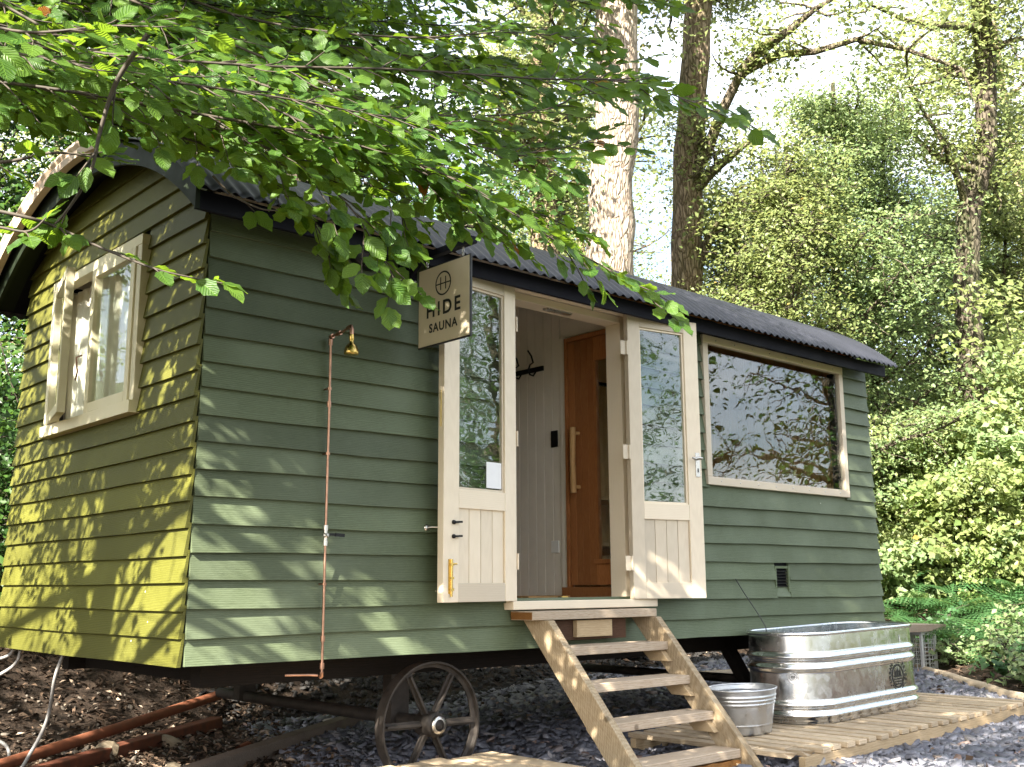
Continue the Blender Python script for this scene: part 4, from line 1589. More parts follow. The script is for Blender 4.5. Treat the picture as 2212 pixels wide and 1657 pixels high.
MB().box(2.32, 2.62, -0.176, -0.1405, 0.052, 0.148).build('support_block', m_deckx, stp, bevel=0.003)
# the bottom board is rotten and split: a ragged lower piece
mb = MB()
n = 14
vs_, fs = [], []
for q in range(n + 1):
    x = SXL + 0.06 + (SXR - SXL - 0.12) * q / n
    zt = -0.606 - 0.010 * abs(math.sin(q * 1.9))
    zl = -0.70 - 0.03 * math.sin(q * 2.3)
    yy = -0.832 + 0.012 * math.sin(q * 3.1)
    vs_ += [(x, yy, zt), (x, yy - 0.005, zl), (x, yy + 0.045, zl), (x, yy + 0.045, zt)]
for q in range(n):
    a, b = 4 * q, 4 * (q + 1)
    for k in range(4):
        k2 = (k + 1) % 4
        fs.append((a + k, b + k, b + k2, a + k2))
fs += [(0, 1, 2, 3), (4 * n + 3, 4 * n + 2, 4 * n + 1, 4 * n)]
mb.add(vs_, fs)
mb.build('rotten_riser', m_wet, stp)

# ------------------------------------------------------------------ deck on the right, small pallet on the left
DT = rad(1.15)
dk = thing('slatted_deck', 'low slatted timber deck lying on the slate under the steel tub', 'deck', (3.12, -1.15, -0.556), (0, -DT, 0))
np_ = 23
pitch = 2.96 / np_
for q in range(np_):
    w = 0.086
    xx = q * pitch + 0.012 + random.uniform(-0.004, 0.004)
    e0 = random.uniform(-0.008, 0.008)
    if q == 0:
        MB().box(xx, xx + w, 0.16, 1.20, -0.030, 0.0).build('slat', m_deck, dk, bevel=0.004)
        MB().box(xx - 0.125, xx - 0.125 + w, 0.30, 1.22, -0.030, -0.001).build('slat', m_deck, dk, bevel=0.004)
        continue
    MB().box(xx, xx + w, e0, 1.22 + e0, -0.030 + random.uniform(-0.002, 0.001), random.uniform(-0.003, 0.002)).build('slat', m_deck, dk, bevel=0.004)
for yy in (0.006, 0.58, 1.15):
    MB().box(-0.12 if yy > 0.1 else -0.02, 2.965, yy, yy + 0.045, -0.142, -0.0325).build('bearer', m_deckx, dk, bevel=0.003)
# broken slat stubs at the corner beside the steps
for q, (xa_, ya_, yb_) in enumerate(((-0.11, 0.04, 0.285), (0.015, 0.01, 0.150))):
    MB().hexa([(xa_, ya_, -0.031), (xa_ + 0.08, ya_ + 0.03, -0.031), (xa_ + 0.085, yb_, -0.031), (xa_ - 0.002, yb_, -0.031),
               (xa_, ya_ + 0.05, -0.006), (xa_ + 0.08, ya_ + 0.01, -0.012), (xa_ + 0.085, yb_, -0.005), (xa_ - 0.002, yb_, -0.007)]).build('broken_slat', m_deck, dk)

pt = thing('timber_pallet', 'weathered slatted pallet beside the foot of the steps', 'pallet', (0.35, -1.19, -0.553))
for q in range(9):
    xx = q * 0.169
    e1 = (-0.05, 0.03, -0.01, 0.05, 0.02, -0.02, 0.04, -0.06, -0.01)[q]
    MB().box(xx + 0.01, xx + 0.155, 0.0, 1.24 + e1 * 0.6, -0.022, random.uniform(-0.003, 0.002)).build('slat', m_deck, pt, bevel=0.003)
for yy in (0.03, 0.6, 1.10):
    MB().box(0.0, 1.53, yy, yy + 0.09, -0.145, -0.0245).build('bearer', m_grey, pt)


# ------------------------------------------------------------------ steel tub and bucket
def rrect(hx, hy, r, n=10):
    pts = []
    for (cx, cy, a0) in ((hx - r, hy - r, 0), (-hx + r, hy - r, PI / 2), (-hx + r, -hy + r, PI), (hx - r, -hy + r, 1.5 * PI)):
        for k in range(n + 1):
            a = a0 + PI / 2 * k / n
            pts.append((cx + r * math.cos(a), cy + r * math.sin(a)))
    # more points along the long sides so reflections stay clean
    out = []
    for i, p in enumerate(pts):
        q = pts[(i + 1) % len(pts)]
        out.append(p)
        L = math.hypot(q[0] - p[0], q[1] - p[1])
        if L > 0.2:
            for k in range(1, 8):
                out.append((p[0] + (q[0] - p[0]) * k / 8, p[1] + (q[1] - p[1]) * k / 8))
    return out


tb = thing('steel_tub', 'large galvanised steel ice bath tub on the slatted deck', 'tub', (4.685, -0.385, -0.522), (0, -DT, 0))
HX, HY, RR, TH = 0.765, 0.305, 0.27, 0.560
prof = []
for z in np.linspace(0.0, TH, 90):
    d = 0.0
    for (c, w, a) in ((0.415, 0.030, 0.020), (0.345, 0.030, 0.020), (0.115, 0.030, 0.020), (0.050, 0.030, 0.020)):
        t = (z - c) / w
        if abs(t) < 1:
            d += a * (0.5 + 0.5 * math.cos(PI * t))
    d -= 0.014 * (z / TH)       # slight taper: narrower towards the rim
    if z < 0.008:
        d -= 0.006
    prof.append((d, z))
mb = MB()
rows = []
for (d, z) in prof:
    rows.append([(x, y, z) for x, y in rrect(HX + d, HY + d, RR + d)])
for (d, z) in reversed(prof):
    rows.append([(x, y, max(z, 0.012)) for x, y in rrect(HX + d - 0.003, HY + d - 0.003, RR + d - 0.003)])
n = len(rows[0])
vs_ = [p for r_ in rows for p in r_]
fs = []
for i in range(len(rows) - 1):
    for k in range(n):
        k2 = (k + 1) % n
        fs.append((i * n + k, i * n + k2, (i + 1) * n + k2, (i + 1) * n + k))
mb.add(vs_, fs, True)
mb.add([(x, y, 0.012) for x, y in rrect(HX - 0.01, HY - 0.01, RR - 0.01)], [tuple(range(n))])
mb.build('body', m_galv, tb)
loop = [(x, y, TH + 0.002) for x, y in rrect(HX - 0.008, HY - 0.008, RR - 0.008)]
loop = loop + loop[:2]
MB().tube(loop, 0.013, 10, False).build('rolled_rim', m_galv, tb)
mb = MB()
mb.add([(x, y, 0.44) for x, y in rrect(HX - 0.015, HY - 0.015, RR - 0.015)], [tuple(range(n))])


def water_mat():
    k = NT('still_water')
    return k.done(k.bsdf((0.10, 0.15, 0.13), 0.03, 0, k.bump(k.noise(k.coord('Object'), 9, 2), 0.05, 0.02), 0.6))


mb.build('water', water_mat(), tb)
# printed emblem on the long side, towards the right
yf = -HY - 0.0022 + 0.007


def on_tub(cx, cz):
    def f(v):
        zz = v[1] + cz
        return (v[0] + cx, -HY - 0.0025 + 0.014 * (zz / TH) - v[2] * 0.3, zz)
    return f


ECX, ECZ = 0.33, 0.225
f = on_tub(ECX, ECZ)
f0_ = f


def f(v):
    return f0_((v[0] * 1.22, v[1] * 1.22, v[2]))


mb = MB()
flat_ring(mb, f, 0, 0, 0.057, 0.067)
# crowned tower shape and water lines, cut to the ring
for q, (hw) in enumerate((0.044, 0.040, 0.030)):
    zc = -0.012 - q * 0.014
    flat_box(mb, f, -hw, hw, zc - 0.0075, zc + 0.0005)
flat_box(mb, f, -0.042, 0.042, -0.006, 0.0045, 0.0004)
for xx in (-0.026, 0.0, 0.026):
    flat_box(mb, f, xx - 0.0085, xx + 0.0085, 0.0048, 0.026, 0.0004)
    hgt = 0.046 if xx == 0 else 0.036
    mb.add([f((xx - 0.012, 0.0262, 0)), f((xx + 0.012, 0.0262, 0)), f((xx, hgt, 0))], [(0, 1, 2)])
    flat_box(mb, f, xx - 0.002, xx + 0.002, hgt - 0.004, hgt + 0.006, 0.0006)
word = 'URBAN ICE TRIBE'
for q, ch in enumerate(word):
    if ch == ' ':
        continue
    a = rad(202 - 224 * (q + 0.5) / len(word))
    ca, sa = math.cos(a), math.sin(a)
    up = (ca, sa)
    rt = (sa, -ca)

    def g(v, up=up, rt=rt):
        return f((up[0] * (0.086 + v[1]) + rt[0] * v[0], up[1] * (0.086 + v[1]) + rt[1] * v[0], v[2]))
    add_text(mb, ch, 0.032, g, 0.0010, 0.0004)
for sx in (-1, 1):
    flat_box(mb, f, sx * 0.082 - 0.004, sx * 0.082 + 0.004, -0.049, -0.041)
vs_ = []
for q in range(25):
    a = rad(212 + 116 * q / 24)
    for r_ in (0.075, 0.080):
        vs_.append(f((math.cos(a) * r_, math.sin(a) * r_, 0)))
mb.add(vs_, [(2 * q, 2 * q + 1, 2 * q + 3, 2 * q + 2) for q in range(24)])
emb = mb.build('emblem', m_signblack, tb)
emb['label'] = 'black round printed emblem with a crown of letters'
# round sticker on the curved left end
mb, mb2 = MB(), MB()
cxs, cys = -HX + RR, -HY + RR
a0 = rad(205)


def on_end(v):
    zz = v[1] + 0.29
    r_ = RR + 0.0012 - 0.014 * (zz / TH) + v[2]
    a = a0 + v[0] / RR
    return (cxs + r_ * math.cos(a), cys + r_ * math.sin(a), zz)


vs_ = [on_end((0, 0, 0))] + [on_end((0.040 * c, 0.040 * s_, 0)) for c, s_ in ring]
mb.add(vs_, [(0, 1 + q, 1 + (q + 1) % 48) for q in range(48)])
mb.build('sticker', m_paper, tb)
flat_ring(mb2, on_end, 0, 0, 0.0365, 0.0385, 0.0006)
flat_ring(mb2, on_end, 0, 0, 0.021, 0.024, 0.0006)
for q in range(3):
    flat_box(mb2, on_end, -0.016 + q * 0.003, 0.016 - q * 0.003, -0.003 - q * 0.005, -0.0005 - q * 0.005, 0.0006)
flat_box(mb2, on_end, -0.015, 0.015, 0.0005, 0.004, 0.0008)
for xx in (-0.010, 0, 0.010):
    mb2.add([on_end((xx - 0.005, 0.005, 0.0006)), on_end((xx + 0.005, 0.005, 0.0006)), on_end((xx, 0.014, 0.0006))], [(0, 1, 2)])
for q, ch in enumerate(word):
    if ch == ' ':
        continue
    a = rad(202 - 224 * (q + 0.5) / len(word))
    ca, sa = math.cos(a), math.sin(a)

    def g2(v, ca=ca, sa=sa):
        return on_end((ca * (0.030 + v[1]) + sa * v[0], sa * (0.030 + v[1]) - ca * v[0], 0.0007))
    add_text(mb2, ch, 0.0105, g2, 0.0002, 0.0)
mb2.build('sticker_print', m_signblack, tb)
mb = MB()
flat_box(mb, on_tub(0.40, 0.475), -0.004, 0.003, -0.02, 0.028)
mb.build('chalk_mark', m_paper, tb)

bk = thing('metal_bucket', 'small oval galvanised trug beside the steps in front of the tub', 'bucket', (3.47, -0.47, -0.547), (0, -DT, rad(4)))
mb = MB()
bprof = [(0.195, 0.0), (0.200, 0.004)]
for z in np.linspace(0.01, 0.262, 60):
    r_ = 0.200 + 0.050 * (z / 0.262)
    for (c, w, a) in ((0.222, 0.011, 0.006), (0.200, 0.011, 0.006), (0.178, 0.011, 0.005), (0.055, 0.006, 0.003)):
        t = (z - c) / w
        if abs(t) < 1:
            r_ += a * (0.5 + 0.5 * math.cos(PI * t))
    bprof.append((r_, z))
full = bprof + [(r_ - 0.003, max(z, 0.008)) for r_, z in reversed(bprof)] + [(0.0, 0.008)]
n = 56
vs_, fs = [], []
for (r_, z) in full:
    for k in range(n):
        a = 2 * PI * k / n
        vs_.append((r_ * math.cos(a) * 1.0, r_ * math.sin(a) * 0.80, z))
for i in range(len(full) - 1):
    for k in range(n):
        k2 = (k + 1) % n
        fs.append((i * n + k, i * n + k2, (i + 1) * n + k2, (i + 1) * n + k))
mb.add(vs_, fs, True)
mb.build('body', m_galvd, bk)
MB().tube([(0.251 * math.cos(2 * PI * k / 48), 0.251 * 0.80 * math.sin(2 * PI * k / 48), 0.263) for k in range(49)], 0.006, 8, False).build('rolled_rim', m_galvd, bk)

# ------------------------------------------------------------------ bench beyond the tub, log edging, stones
bz = float(gz(8.95, 1.25))
be = thing('garden_bench', 'grey lattice legged bench with a weathered plank top behind the tub', 'bench', (8.95, 1.25, bz), (0, 0, rad(-14)))
Tt = 0.5
mb = MB()
n = 12
vs_, fs = [], []
for q in range(n + 1):
    x = -1.35 + 1.62 * q / n
    yw = 0.205 + 0.02 * math.sin(q * 1.3)
    zb2 = Tt - 0.065 - 0.012 * math.sin(q * 0.9)
    vs_ += [(x, -yw, zb2), (x, yw, zb2), (x, yw, Tt), (x, -yw - 0.015, Tt)]
for q in range(n):
    a, b = 4 * q, 4 * (q + 1)
    for k in range(4):
        k2 = (k + 1) % 4
        fs.append((a + k, a + k2, b + k2, b + k))
fs += [(0, 3, 2, 1), (4 * n, 4 * n + 1, 4 * n + 2, 4 * n + 3)]
mb.add(vs_, [f_[::-1] for f_ in fs])
mb.build('plank_top', m_benchtop, be)


def lattice_leg(xc):
    lg = bpy.data.objects.new('leg', None)
    COL.objects.link(lg)
    lg.parent = be
    lg.location = (xc, 0, 0)
    w, d, h = 0.10, 0.15, Tt - 0.075
    mb = MB()
    for sx in (-1, 1):
        for sy in (-1, 1):
            mb.box(sx * w - 0.014, sx * w + 0.014, sy * d - 0.014, sy * d + 0.014, 0.0, h)
    for zz in (0.0, h - 0.035):
        for sy in (-1, 1):
            mb.box(-w + 0.015, w - 0.015, sy * d - 0.012, sy * d + 0.012, zz, zz + 0.05 if zz == 0 else h)
        for sx in (-1, 1):
            mb.box(sx * w - 0.012, sx * w + 0.012, -d + 0.015, d - 0.015, zz, zz + 0.05 if zz == 0 else h)
    mb.build('leg_frame', m_bench, lg)
    mb = MB()
    for sy in (-1, 1):
        for q in range(1, 4):
            xx = -w + 2 * w * q / 4
            mb.box(xx - 0.003, xx + 0.003, sy * d - 0.003, sy * d + 0.003, 0.05, h - 0.036)
        for q in range(1, 8):
            zz = 0.05 + (h - 0.09) * q / 8
            mb.box(-w + 0.0145, w - 0.0145, sy * d - 0.0055, sy * d + 0.001, zz - 0.003, zz + 0.003)
    for sx in (-1, 1):
        for q in range(1, 4):
            yy = -d + 2 * d * q / 4
            mb.box(sx * w - 0.003, sx * w + 0.003, yy - 0.003, yy + 0.003, 0.05, h - 0.036)
        for q in range(1, 8):
            zz = 0.05 + (h - 0.09) * q / 8
            mb.box(sx * w - 0.0055, sx * w + 0.001, -d + 0.0145, d - 0.0145, zz - 0.003, zz + 0.003)
    tag(mb.build('wire_mesh', m_bench, lg), kind=None)


lattice_leg(0.05)
lattice_leg(-1.1)


def log(name, pts, r, mat, seed=0):
    rr = random.Random(seed)
    P = []
    for i in range(len(pts) - 1):
        a, b = np.array(pts[i], float), np.array(pts[i + 1], float)
        m = max(2, int(np.linalg.norm(b - a) / 0.25))
        for k in range(m):
            P.append(a + (b - a) * k / m)
    P.append(np.array(pts[-1], float))
    P = [p + np.array([rr.uniform(-1, 1), rr.uniform(-1, 1), rr.uniform(-0.5, 0.5)]) * r * 0.35 for p in P]
    R_ = [r * rr.uniform(0.85, 1.12) for _ in P]
    o = MB().tube(P, R_, 10).build(name, mat)
    return o


def gp(x, y, dz=0.0):
    return (x, y, float(gz(x, y)) + dz)


tag(log('edging_log', [gp(9.25, 1.42, .03), gp(8.3, 0.55, .03), gp(7.4, -0.28, .03), gp(6.5, -1.1, .03)], 0.045, m_log, 3), 'long pale barked log edging the slate below the ferns', 'log')
tag(log('fallen_log', [gp(6.6, 2.35, .05), gp(7.4, 2.0, .05)], 0.055, m_log, 5), 'pale cut log lying on the slate beyond the hut, left of the tub', 'log')


def stone(x, y, s, label, dz=0.0, mat=None, sq=(1, 0.8, 0.6), seed=1, group=None):
    import bmesh
    bm = bmesh.new()
    bmesh.ops.create_icosphere(bm, subdivisions=2, radius=1.0)
    rr = random.Random(seed)
    dirs = [Vector((rr.uniform(-1, 1), rr.uniform(-1, 1), rr.uniform(-1, 1))).normalized() for _ in range(9)]
    for v in bm.verts:
        c = v.co.copy()
        for d in dirs:
            h_ = c.dot(d)
            if h_ > 0.68:
                c -= d * (h_ - 0.68) * 0.9
        v.co = Vector((c.x * s * sq[0], c.y * s * sq[1], c.z * s * sq[2]))
    me = bpy.data.meshes.new('stone')
    bm.to_mesh(me)
    bm.free()
    o = link('stone', me, mat or m_stone, None, (x, y, float(gz(x, y)) + s * sq[2] * 0.55 + dz))
    o.rotation_euler = (rr.uniform(-.3, .3), rr.uniform(-.3, .3), rr.uniform(0, 6))
    tag(o, label, 'stone', group)
    return o


stone(6.22, -1.12, 0.13, 'mossy buff boulder under the right end of the deck', 0, None, (1.3, 0.9, 0.6), 4)
stone(0.62, 2.30, 0.115, 'squarish buff stone lying behind the red pole', 0.0, None, (1, .8, .75), 8)
stone(0.66, 1.44, 0.085, 'pointed buff stone between the red pole and the grey beam', 0.0, None, (1, .8, .8), 9)
stone(1.15, 2.55, 0.12, 'long flat stone behind the red pole, nearest the dark prop', 0, None, (1.5, .7, .4), 12)
stone(1.02, 1.62, 0.04, 'small pale grey pebble beside the grey beam', 0.0, m_bench, (1.2, .9, .6), 15)
for q in range(5):
    stone(8.9 - 0.42 * q + 0.2, 0.35 - 0.38 * q + 0.15, 0.07 + 0.02 * (q % 3), 'buff stone lying on the bank just above the edging log', 0.01, None, (1.2, .9, .7), 30 + q, 'stones along the edging log')

# long poles, pipe and cables on the dirt at the left
pl_ = MB().beam(gp(-0.62, 1.42, .05), gp(1.75, 3.05, 0.06), 0.10, 0.09).build('red_beam', m_rust, None, bevel=0.01)
tag(pl_, 'rust red painted timber beam lying on the dirt under the gable', 'beam')
pl2 = MB().tube([gp(-0.18, 1.98, .10), gp(0.8, 2.62, .15), gp(1.9, 3.30, 0.12)], 0.035, 10).build('orange_pipe', m_terracotta, None)
tag(pl2, 'orange red drain pipe lying just behind the red beam', 'pipe')
pl3 = MB().beam(gp(-0.35, 0.55, .05), gp(2.6, 2.45, 0.05), 0.11, 0.10).build('grey_beam', m_grey, None, bevel=0.012)
tag(pl3, 'long grey weathered beam on the ground in front of the red one', 'beam')
for (x, y, lab) in ((0.28, 1.66, 'cut end of a small yellowish pipe lying in the dirt near the red beam'), (1.32, 1.90, 'short ribbed terracotta pipe stub behind the grey beam')):
    mb = MB()
    z = float(gz(x, y)) + 0.035
    d = np.array([0.10, 0.07, 0.01])
    mb.tube([np.array([x, y, z]), np.array([x, y, z]) + d], 0.030, 14, False)
    mb.tube([np.array([x, y, z]) + d, np.array([x, y, z])], 0.022, 14, False)
    tag(mb.build('pipe_stub', m_stone if 'yellow' in lab else m_terracotta), lab, 'pipe')
GP = [((0.05, 2.30, -0.02), (0.02, 2.34, -0.12), (-0.18, 2.55, -0.30), (-0.10, 2.45, -0.48), (0.02, 2.30, -0.58), (-0.10, 2.05, -0.68), (-0.6, 1.6, -0.70)),
      ((0.05, 1.60, -0.02), (0.03, 1.64, -0.14), (0.06, 1.80, -0.38), (0.0, 1.85, -0.56), (-0.12, 1.75, -0.66), (-0.45, 1.45, -0.70), (-0.9, 1.1, -0.71)),
      ((0.05, 2.42, -0.02), (0.0, 2.46, -0.07), (-0.25, 2.5, -0.10), (-0.6, 2.3, -0.14))]
for P, lab in zip(GP, ('grey cable curling to the ground from under the gable, the wavy middle one', 'straight grey cable hanging from under the gable, nearest the corner', 'short grey cable leaving the far end of the gable underside')):
    pts = [np.array(p) for p in P]
    out = []
    for i in range(len(pts) - 1):
        p0, p1, p2, p3 = pts[max(i - 1, 0)], pts[i], pts[i + 1], pts[min(i + 2, len(pts) - 1)]
        for k in range(8):
            t = k / 8
            out.append(0.5 * (2 * p1 + (p2 - p0) * t + (2 * p0 - 5 * p1 + 4 * p2 - p3) * t * t + (3 * p1 - p0 - 3 * p2 + p3) * t ** 3))
    out.append(pts[-1])
    tag(MB().tube(out, 0.0105, 8).build('cable', m_rubber), lab, 'cable')

# ------------------------------------------------------------------ plants: generic foliage arrays
Q_SUN = None


def leaf_quads(C, size, nrm_bias, spread, drop=0.0, asp=0.62, tone_lo=0.0, tone_hi=1.0):
    """diamond leaves, two triangles each, folded along the midrib; returns V, F, tone"""
    n = len(C)
    N = unit(RNG.normal(0, spread, (n, 3)) + np.asarray(nrm_bias))
    A = unit(np.cross(N, RNG.normal(0, 1, (n, 3))))
    A[:, 2] -= drop
    A = unit(A)
    B = unit(np.cross(N, A))
    s = (np.asarray(size) * RNG.uniform(0.65, 1.25, n))[:, None]
    fold = N * s * 0.16
    V = np.stack([C, C + A * s * 0.45 + B * s * asp * 0.5 + fold, C + A * s, C + A * s * 0.45 - B * s * asp * 0.5 + fold], 1).reshape(-1, 3)
    b = np.arange(n)[:, None] * 4
    Fa = np.stack([np.concatenate([b, b + 1, b + 2], 1), np.concatenate([b, b + 2, b + 3], 1)], 1).reshape(-1, 3)
    t = RNG.uniform(tone_lo, tone_hi, n)
    return V, Fa, np.repeat(t, 2)


def rpath(p0, d0, length, n, wander, rs, rise=0.0):
    p = np.array(p0, float)
    d = np.array(d0, float) / np.linalg.norm(d0)
    out = [p.copy()]
    for _ in range(n):
        d = d + np.array([rs.gauss(0, wander), rs.gauss(0, wander), rs.gauss(0, wander) + rise])
        d /= np.linalg.norm(d)
        p = p + d * length / n
        out.append(p.copy())
    return out


def tree(name, label, path, r0, r1, mats, crown, seed, group=None, limbs=None, limb_from=0.4, nlimb=9, llen=2.2, sides=14, taper=0.45):
    """trunk along path, limbs and twigs growing from it, leaf clumps round the twig ends.
    crown: dict(n leaves, size, spread of a clump, bias)"""
    rs = random.Random(seed)
    root = thing(name, label, 'tree', tuple(path[0]), group=group)
    base = np.array(path[0], float)
    path = [np.array(p, float) - base for p in path]
    P = []
    for i in range(len(path) - 1):
        for k in range(5):
            P.append(path[i] + (path[i + 1] - path[i]) * k / 5)
    P.append(path[-1])
    m = len(P)
    R_ = []
    for i in range(m):
        t = i / (m - 1)
        flare = 1 + 0.35 * math.exp(-t * 14)
        R_.append((r0 + (r1 - r0) * t) * flare * rs.uniform(0.96, 1.04))
    P = [p + np.array([rs.gauss(0, 1), rs.gauss(0, 1), 0]) * r0 * 0.06 for p in P]
    MB().tube(P, R_, sides).build('trunk', mats[0], root)
    clumps = []
    mb = MB()
    todo = []
    if limbs:
        for L in limbs:
            L = [np.array(p, float) - base for p in L]
            todo.append((L, None))
    for q in range(nlimb):
        t = limb_from + (1 - limb_from) * (q + rs.random()) / max(1, nlimb)
        i = min(m - 1, int(t * (m - 1)))
        a = rs.uniform(0, 2 * PI)
        d = np.array([math.cos(a), math.sin(a), rs.uniform(0.1, 0.7)])
        todo.append((rpath(P[i], d, llen * rs.uniform(0.6, 1.2) * (1.15 - taper * t), 7, 0.16, rs, 0.02), R_[i] * 0.42))
    for L, rr in todo:
        k = len(L)
        rr = rr or r0 * 0.36
        mb.tube(L, [rr * (1 - 0.82 * i / (k - 1)) + 0.004 for i in range(k)], 7)
        for i in range(1, k):
            for _ in range(crown.get('twigs', 2)):
                d = np.array([rs.gauss(0, 1), rs.gauss(0, 1), rs.gauss(0.15, 0.5)])
                tl = crown.get('twig', 0.8) * rs.uniform(0.5, 1.2)
                tp = rpath(L[i], d, tl, 4, 0.22, rs, -0.02)
                mb.tube(tp, [rr * 0.22 * (1 - 0.8 * j / 4) + 0.003 for j in range(5)], 4, False)
                clumps += tp[2:]
    if mb.v:
        mb.build('limb', mats[1], root)
    if crown['n']:
        cl = np.array(clumps)
        pick = RNG.integers(0, len(cl), crown['n'])
        sp = crown['spread']
        C = cl[pick] + RNG.normal(0, 1, (crown['n'], 3)) * np.array([sp, sp, sp * crown.get('flat', 0.5)])
        if 'keep' in crown:
            kk = crown['keep'](C + base)
            C = C[kk]
        V, Fa, tn = leaf_quads(C, crown['size'], crown.get('bias', (-0.35, -0.25, 0.9)), 0.55, 0.3)
        o = np_mesh('crown', V, Fa, mats[2], root, tn)
        o['kind'] = 'stuff'
    return root


def up(p, z):
    return (p[0], p[1], z)


# ---- the three tall trunks behind the roof
b1 = at(1315, 640, 13.5)
t1 = at(1338, -10, 13.5)
g1 = (b1[0] + 0.05, b1[1] + 0.15, float(gz(b1[0], b1[1])))
tree('oak_tree', 'big straight pale barked oak rising behind the middle of the roof', [g1, tuple(b1), tuple((b1 * 0.6 + t1 * 0.4)), tuple(t1), (t1[0] - .1, t1[1] - .1, 12.5)], 0.33, 0.24,
     (m_bark, m_limb, m_leafy), dict(n=9000, size=0.10, spread=0.28, twig=1.0), 21, limb_from=0.72, nlimb=9, llen=2.6, sides=22)
b2, t2 = at(1478, 660, 15.5), at(1512, -10, 15.5)
m2 = at(1487, 330, 15.5)
g2 = (b2[0], b2[1], float(gz(b2[0], b2[1])))
lim2 = [
    [at(1492, 400, 15.4), at(1530, 320, 15.2), at(1560, 240, 15), at(1600, 160, 14.8), at(1680, 118, 14.6), at(1760, 112, 14.4), at(1850, 85, 14.2), at(1960, 108, 14), at(2080, 150, 13.9)],
    [at(1600, 160, 14.8), at(1640, 110, 14.6), at(1700, 70, 14.4), at(1760, 20, 14.2), at(1830, -20, 14)],
    [at(1500, 410, 15.4), at(1545, 365, 15.3), at(1600, 320, 15.2), at(1650, 285, 15.1)],
    [at(1500, 590, 15.4), at(1535, 510, 15.3), at(1580, 440, 15.2), at(1650, 380, 15.1)],
]
tree('oak_tree', 'brown oak with a long mossy limb arching over the clearing to the right', [g2, tuple(b2), tuple(m2), tuple(t2), (t2[0], t2[1], 12.5)], 0.25, 0.17,
     (m_barkb, m_limb, m_leafy), dict(n=15000, size=0.085, spread=0.22, twig=0.7, twigs=3), 22, limbs=lim2, limb_from=0.72, nlimb=7, llen=2.4, sides=18)
b3, t3 = at(1178, 560, 19), at(1170, 250, 19)
tree('oak_tree', 'paler split trunk standing left of the big oak', [(b3[0], b3[1], float(gz(b3[0], b3[1]))), tuple(b3), tuple(t3), (t3[0], t3[1], 13)], 0.30, 0.18,
     (m_barkb, m_limb, m_leafy), dict(n=16000, size=0.10, spread=0.35, twig=1.0), 23, limb_from=0.35, nlimb=14, llen=2.8)
# forked dark tree at the far right
f0, f1 = at(2085, 600, 16.5), at(2092, 470, 16.5)
lim4 = [[f1, at(2075, 400, 16.4), at(2040, 310, 16.3), at(2000, 250, 16.2), at(1965, 190, 16)],
        [at(2120, 60, 16.5), at(2040, 55, 15.5), at(1960, 45, 14.8), at(1880, 10, 14.2)],
        [at(2118, 120, 16.5), at(2180, 90, 16.2), at(2260, 70, 16)]]
tree('ash_tree', 'dark forked tree rising from the greenery at the far right', [(f0[0], f0[1], float(gz(f0[0], f0[1]))), tuple(f0), tuple(f1), tuple(at(2135, 300, 16.5)), tuple(at(2120, -10, 16.5)), tuple(at(2118, -160, 16.5))], 0.20, 0.13,
     (m_barkd, m_limb, m_leafy), dict(n=15000, size=0.085, spread=0.25, twig=0.8, twigs=3), 24, limbs=lim4, limb_from=0.45, nlimb=9, llen=2.2)
# slim young trees in the middle of the clearing
spec = [
    (1808, 760, 1800, 180, 15.5, 0.095, 'slim sycamore with layered bright foliage above the right end of the roof', m_leafg, 25000, 0.070, 2.0),
    (1705, 740, 1700, 330, 14.5, 0.060, 'thin young tree with yellowish leaves left of the layered sycamore', m_leafy, 15000, 0.065, 1.5),
    (1880, 740, 1915, 250, 16.5, 0.075, 'young sycamore close behind the right end of the roof', m_leafg, 17000, 0.066, 1.6),
    (2000, 900, 2020, 460, 18.5, 0.070, 'leafy sapling in front of the forked dark tree', m_leafg, 19000, 0.078, 2.0),
    (2160, 900, 2175, 420, 18.0, 0.070, 'leafy sapling at the right edge of the view', m_leafy, 19000, 0.078, 2.0),
    (1590, 760, 1585, 430, 17.5, 0.070, 'yellow green tree between the second oak and the thin young tree', m_leafy, 17000, 0.075, 1.9),
]
for k, (bx, by, tx, ty, d, r_, lab, lm, nl, ls, ll) in enumerate(spec):
    a, b = at(bx, by, d), at(tx, ty, d)
    g0 = (a[0], a[1], float(gz(a[0], a[1])))
    tree('young_tree', lab, [g0, tuple(a), tuple((a + b) / 2), tuple(b)], r_, r_ * 0.3, (m_barkd, m_barkd, lm),
         dict(n=nl, size=ls, spread=0.17, flat=0.22, twig=0.55, twigs=3), 50 + k, limb_from=0.18, nlimb=30, llen=ll, sides=10, taper=0.7)
# distant wood closing the view
far = [(-8, 26), (-3, 22), (2, 25), (6, 21), (10, 26), (14, 22), (18, 25), (21, 19), (25, 21), (24, 13), (28, 15), (30, 9), (26, 6), (20, 4), (22, 9), (17, 14), (34, 3), (12, 31), (-12, 20), (0, 31), (20, 31), (31, 22), (17, 18), (8, 16)]
for k, (x, y) in enumerate(far):
    h = random.uniform(8, 10.5) if k % 5 else 11
    z0 = float(gz(x, y))
    tree('woodland_tree', 'sunlit leafy tree in the wood closing the view behind the hut', [(x, y, z0), (x + .2, y, z0 + h * .5), (x + .1, y + .2, z0 + h)], 0.17, 0.05, (m_barkb, m_barkb, m_leafy if k % 2 else m_leafg),
         dict(n=13000, size=0.125, spread=0.42, twig=1.3, twigs=2), 100 + k, 'trees of the wood behind the hut', limb_from=0.08, nlimb=22, llen=2.7, sides=8)
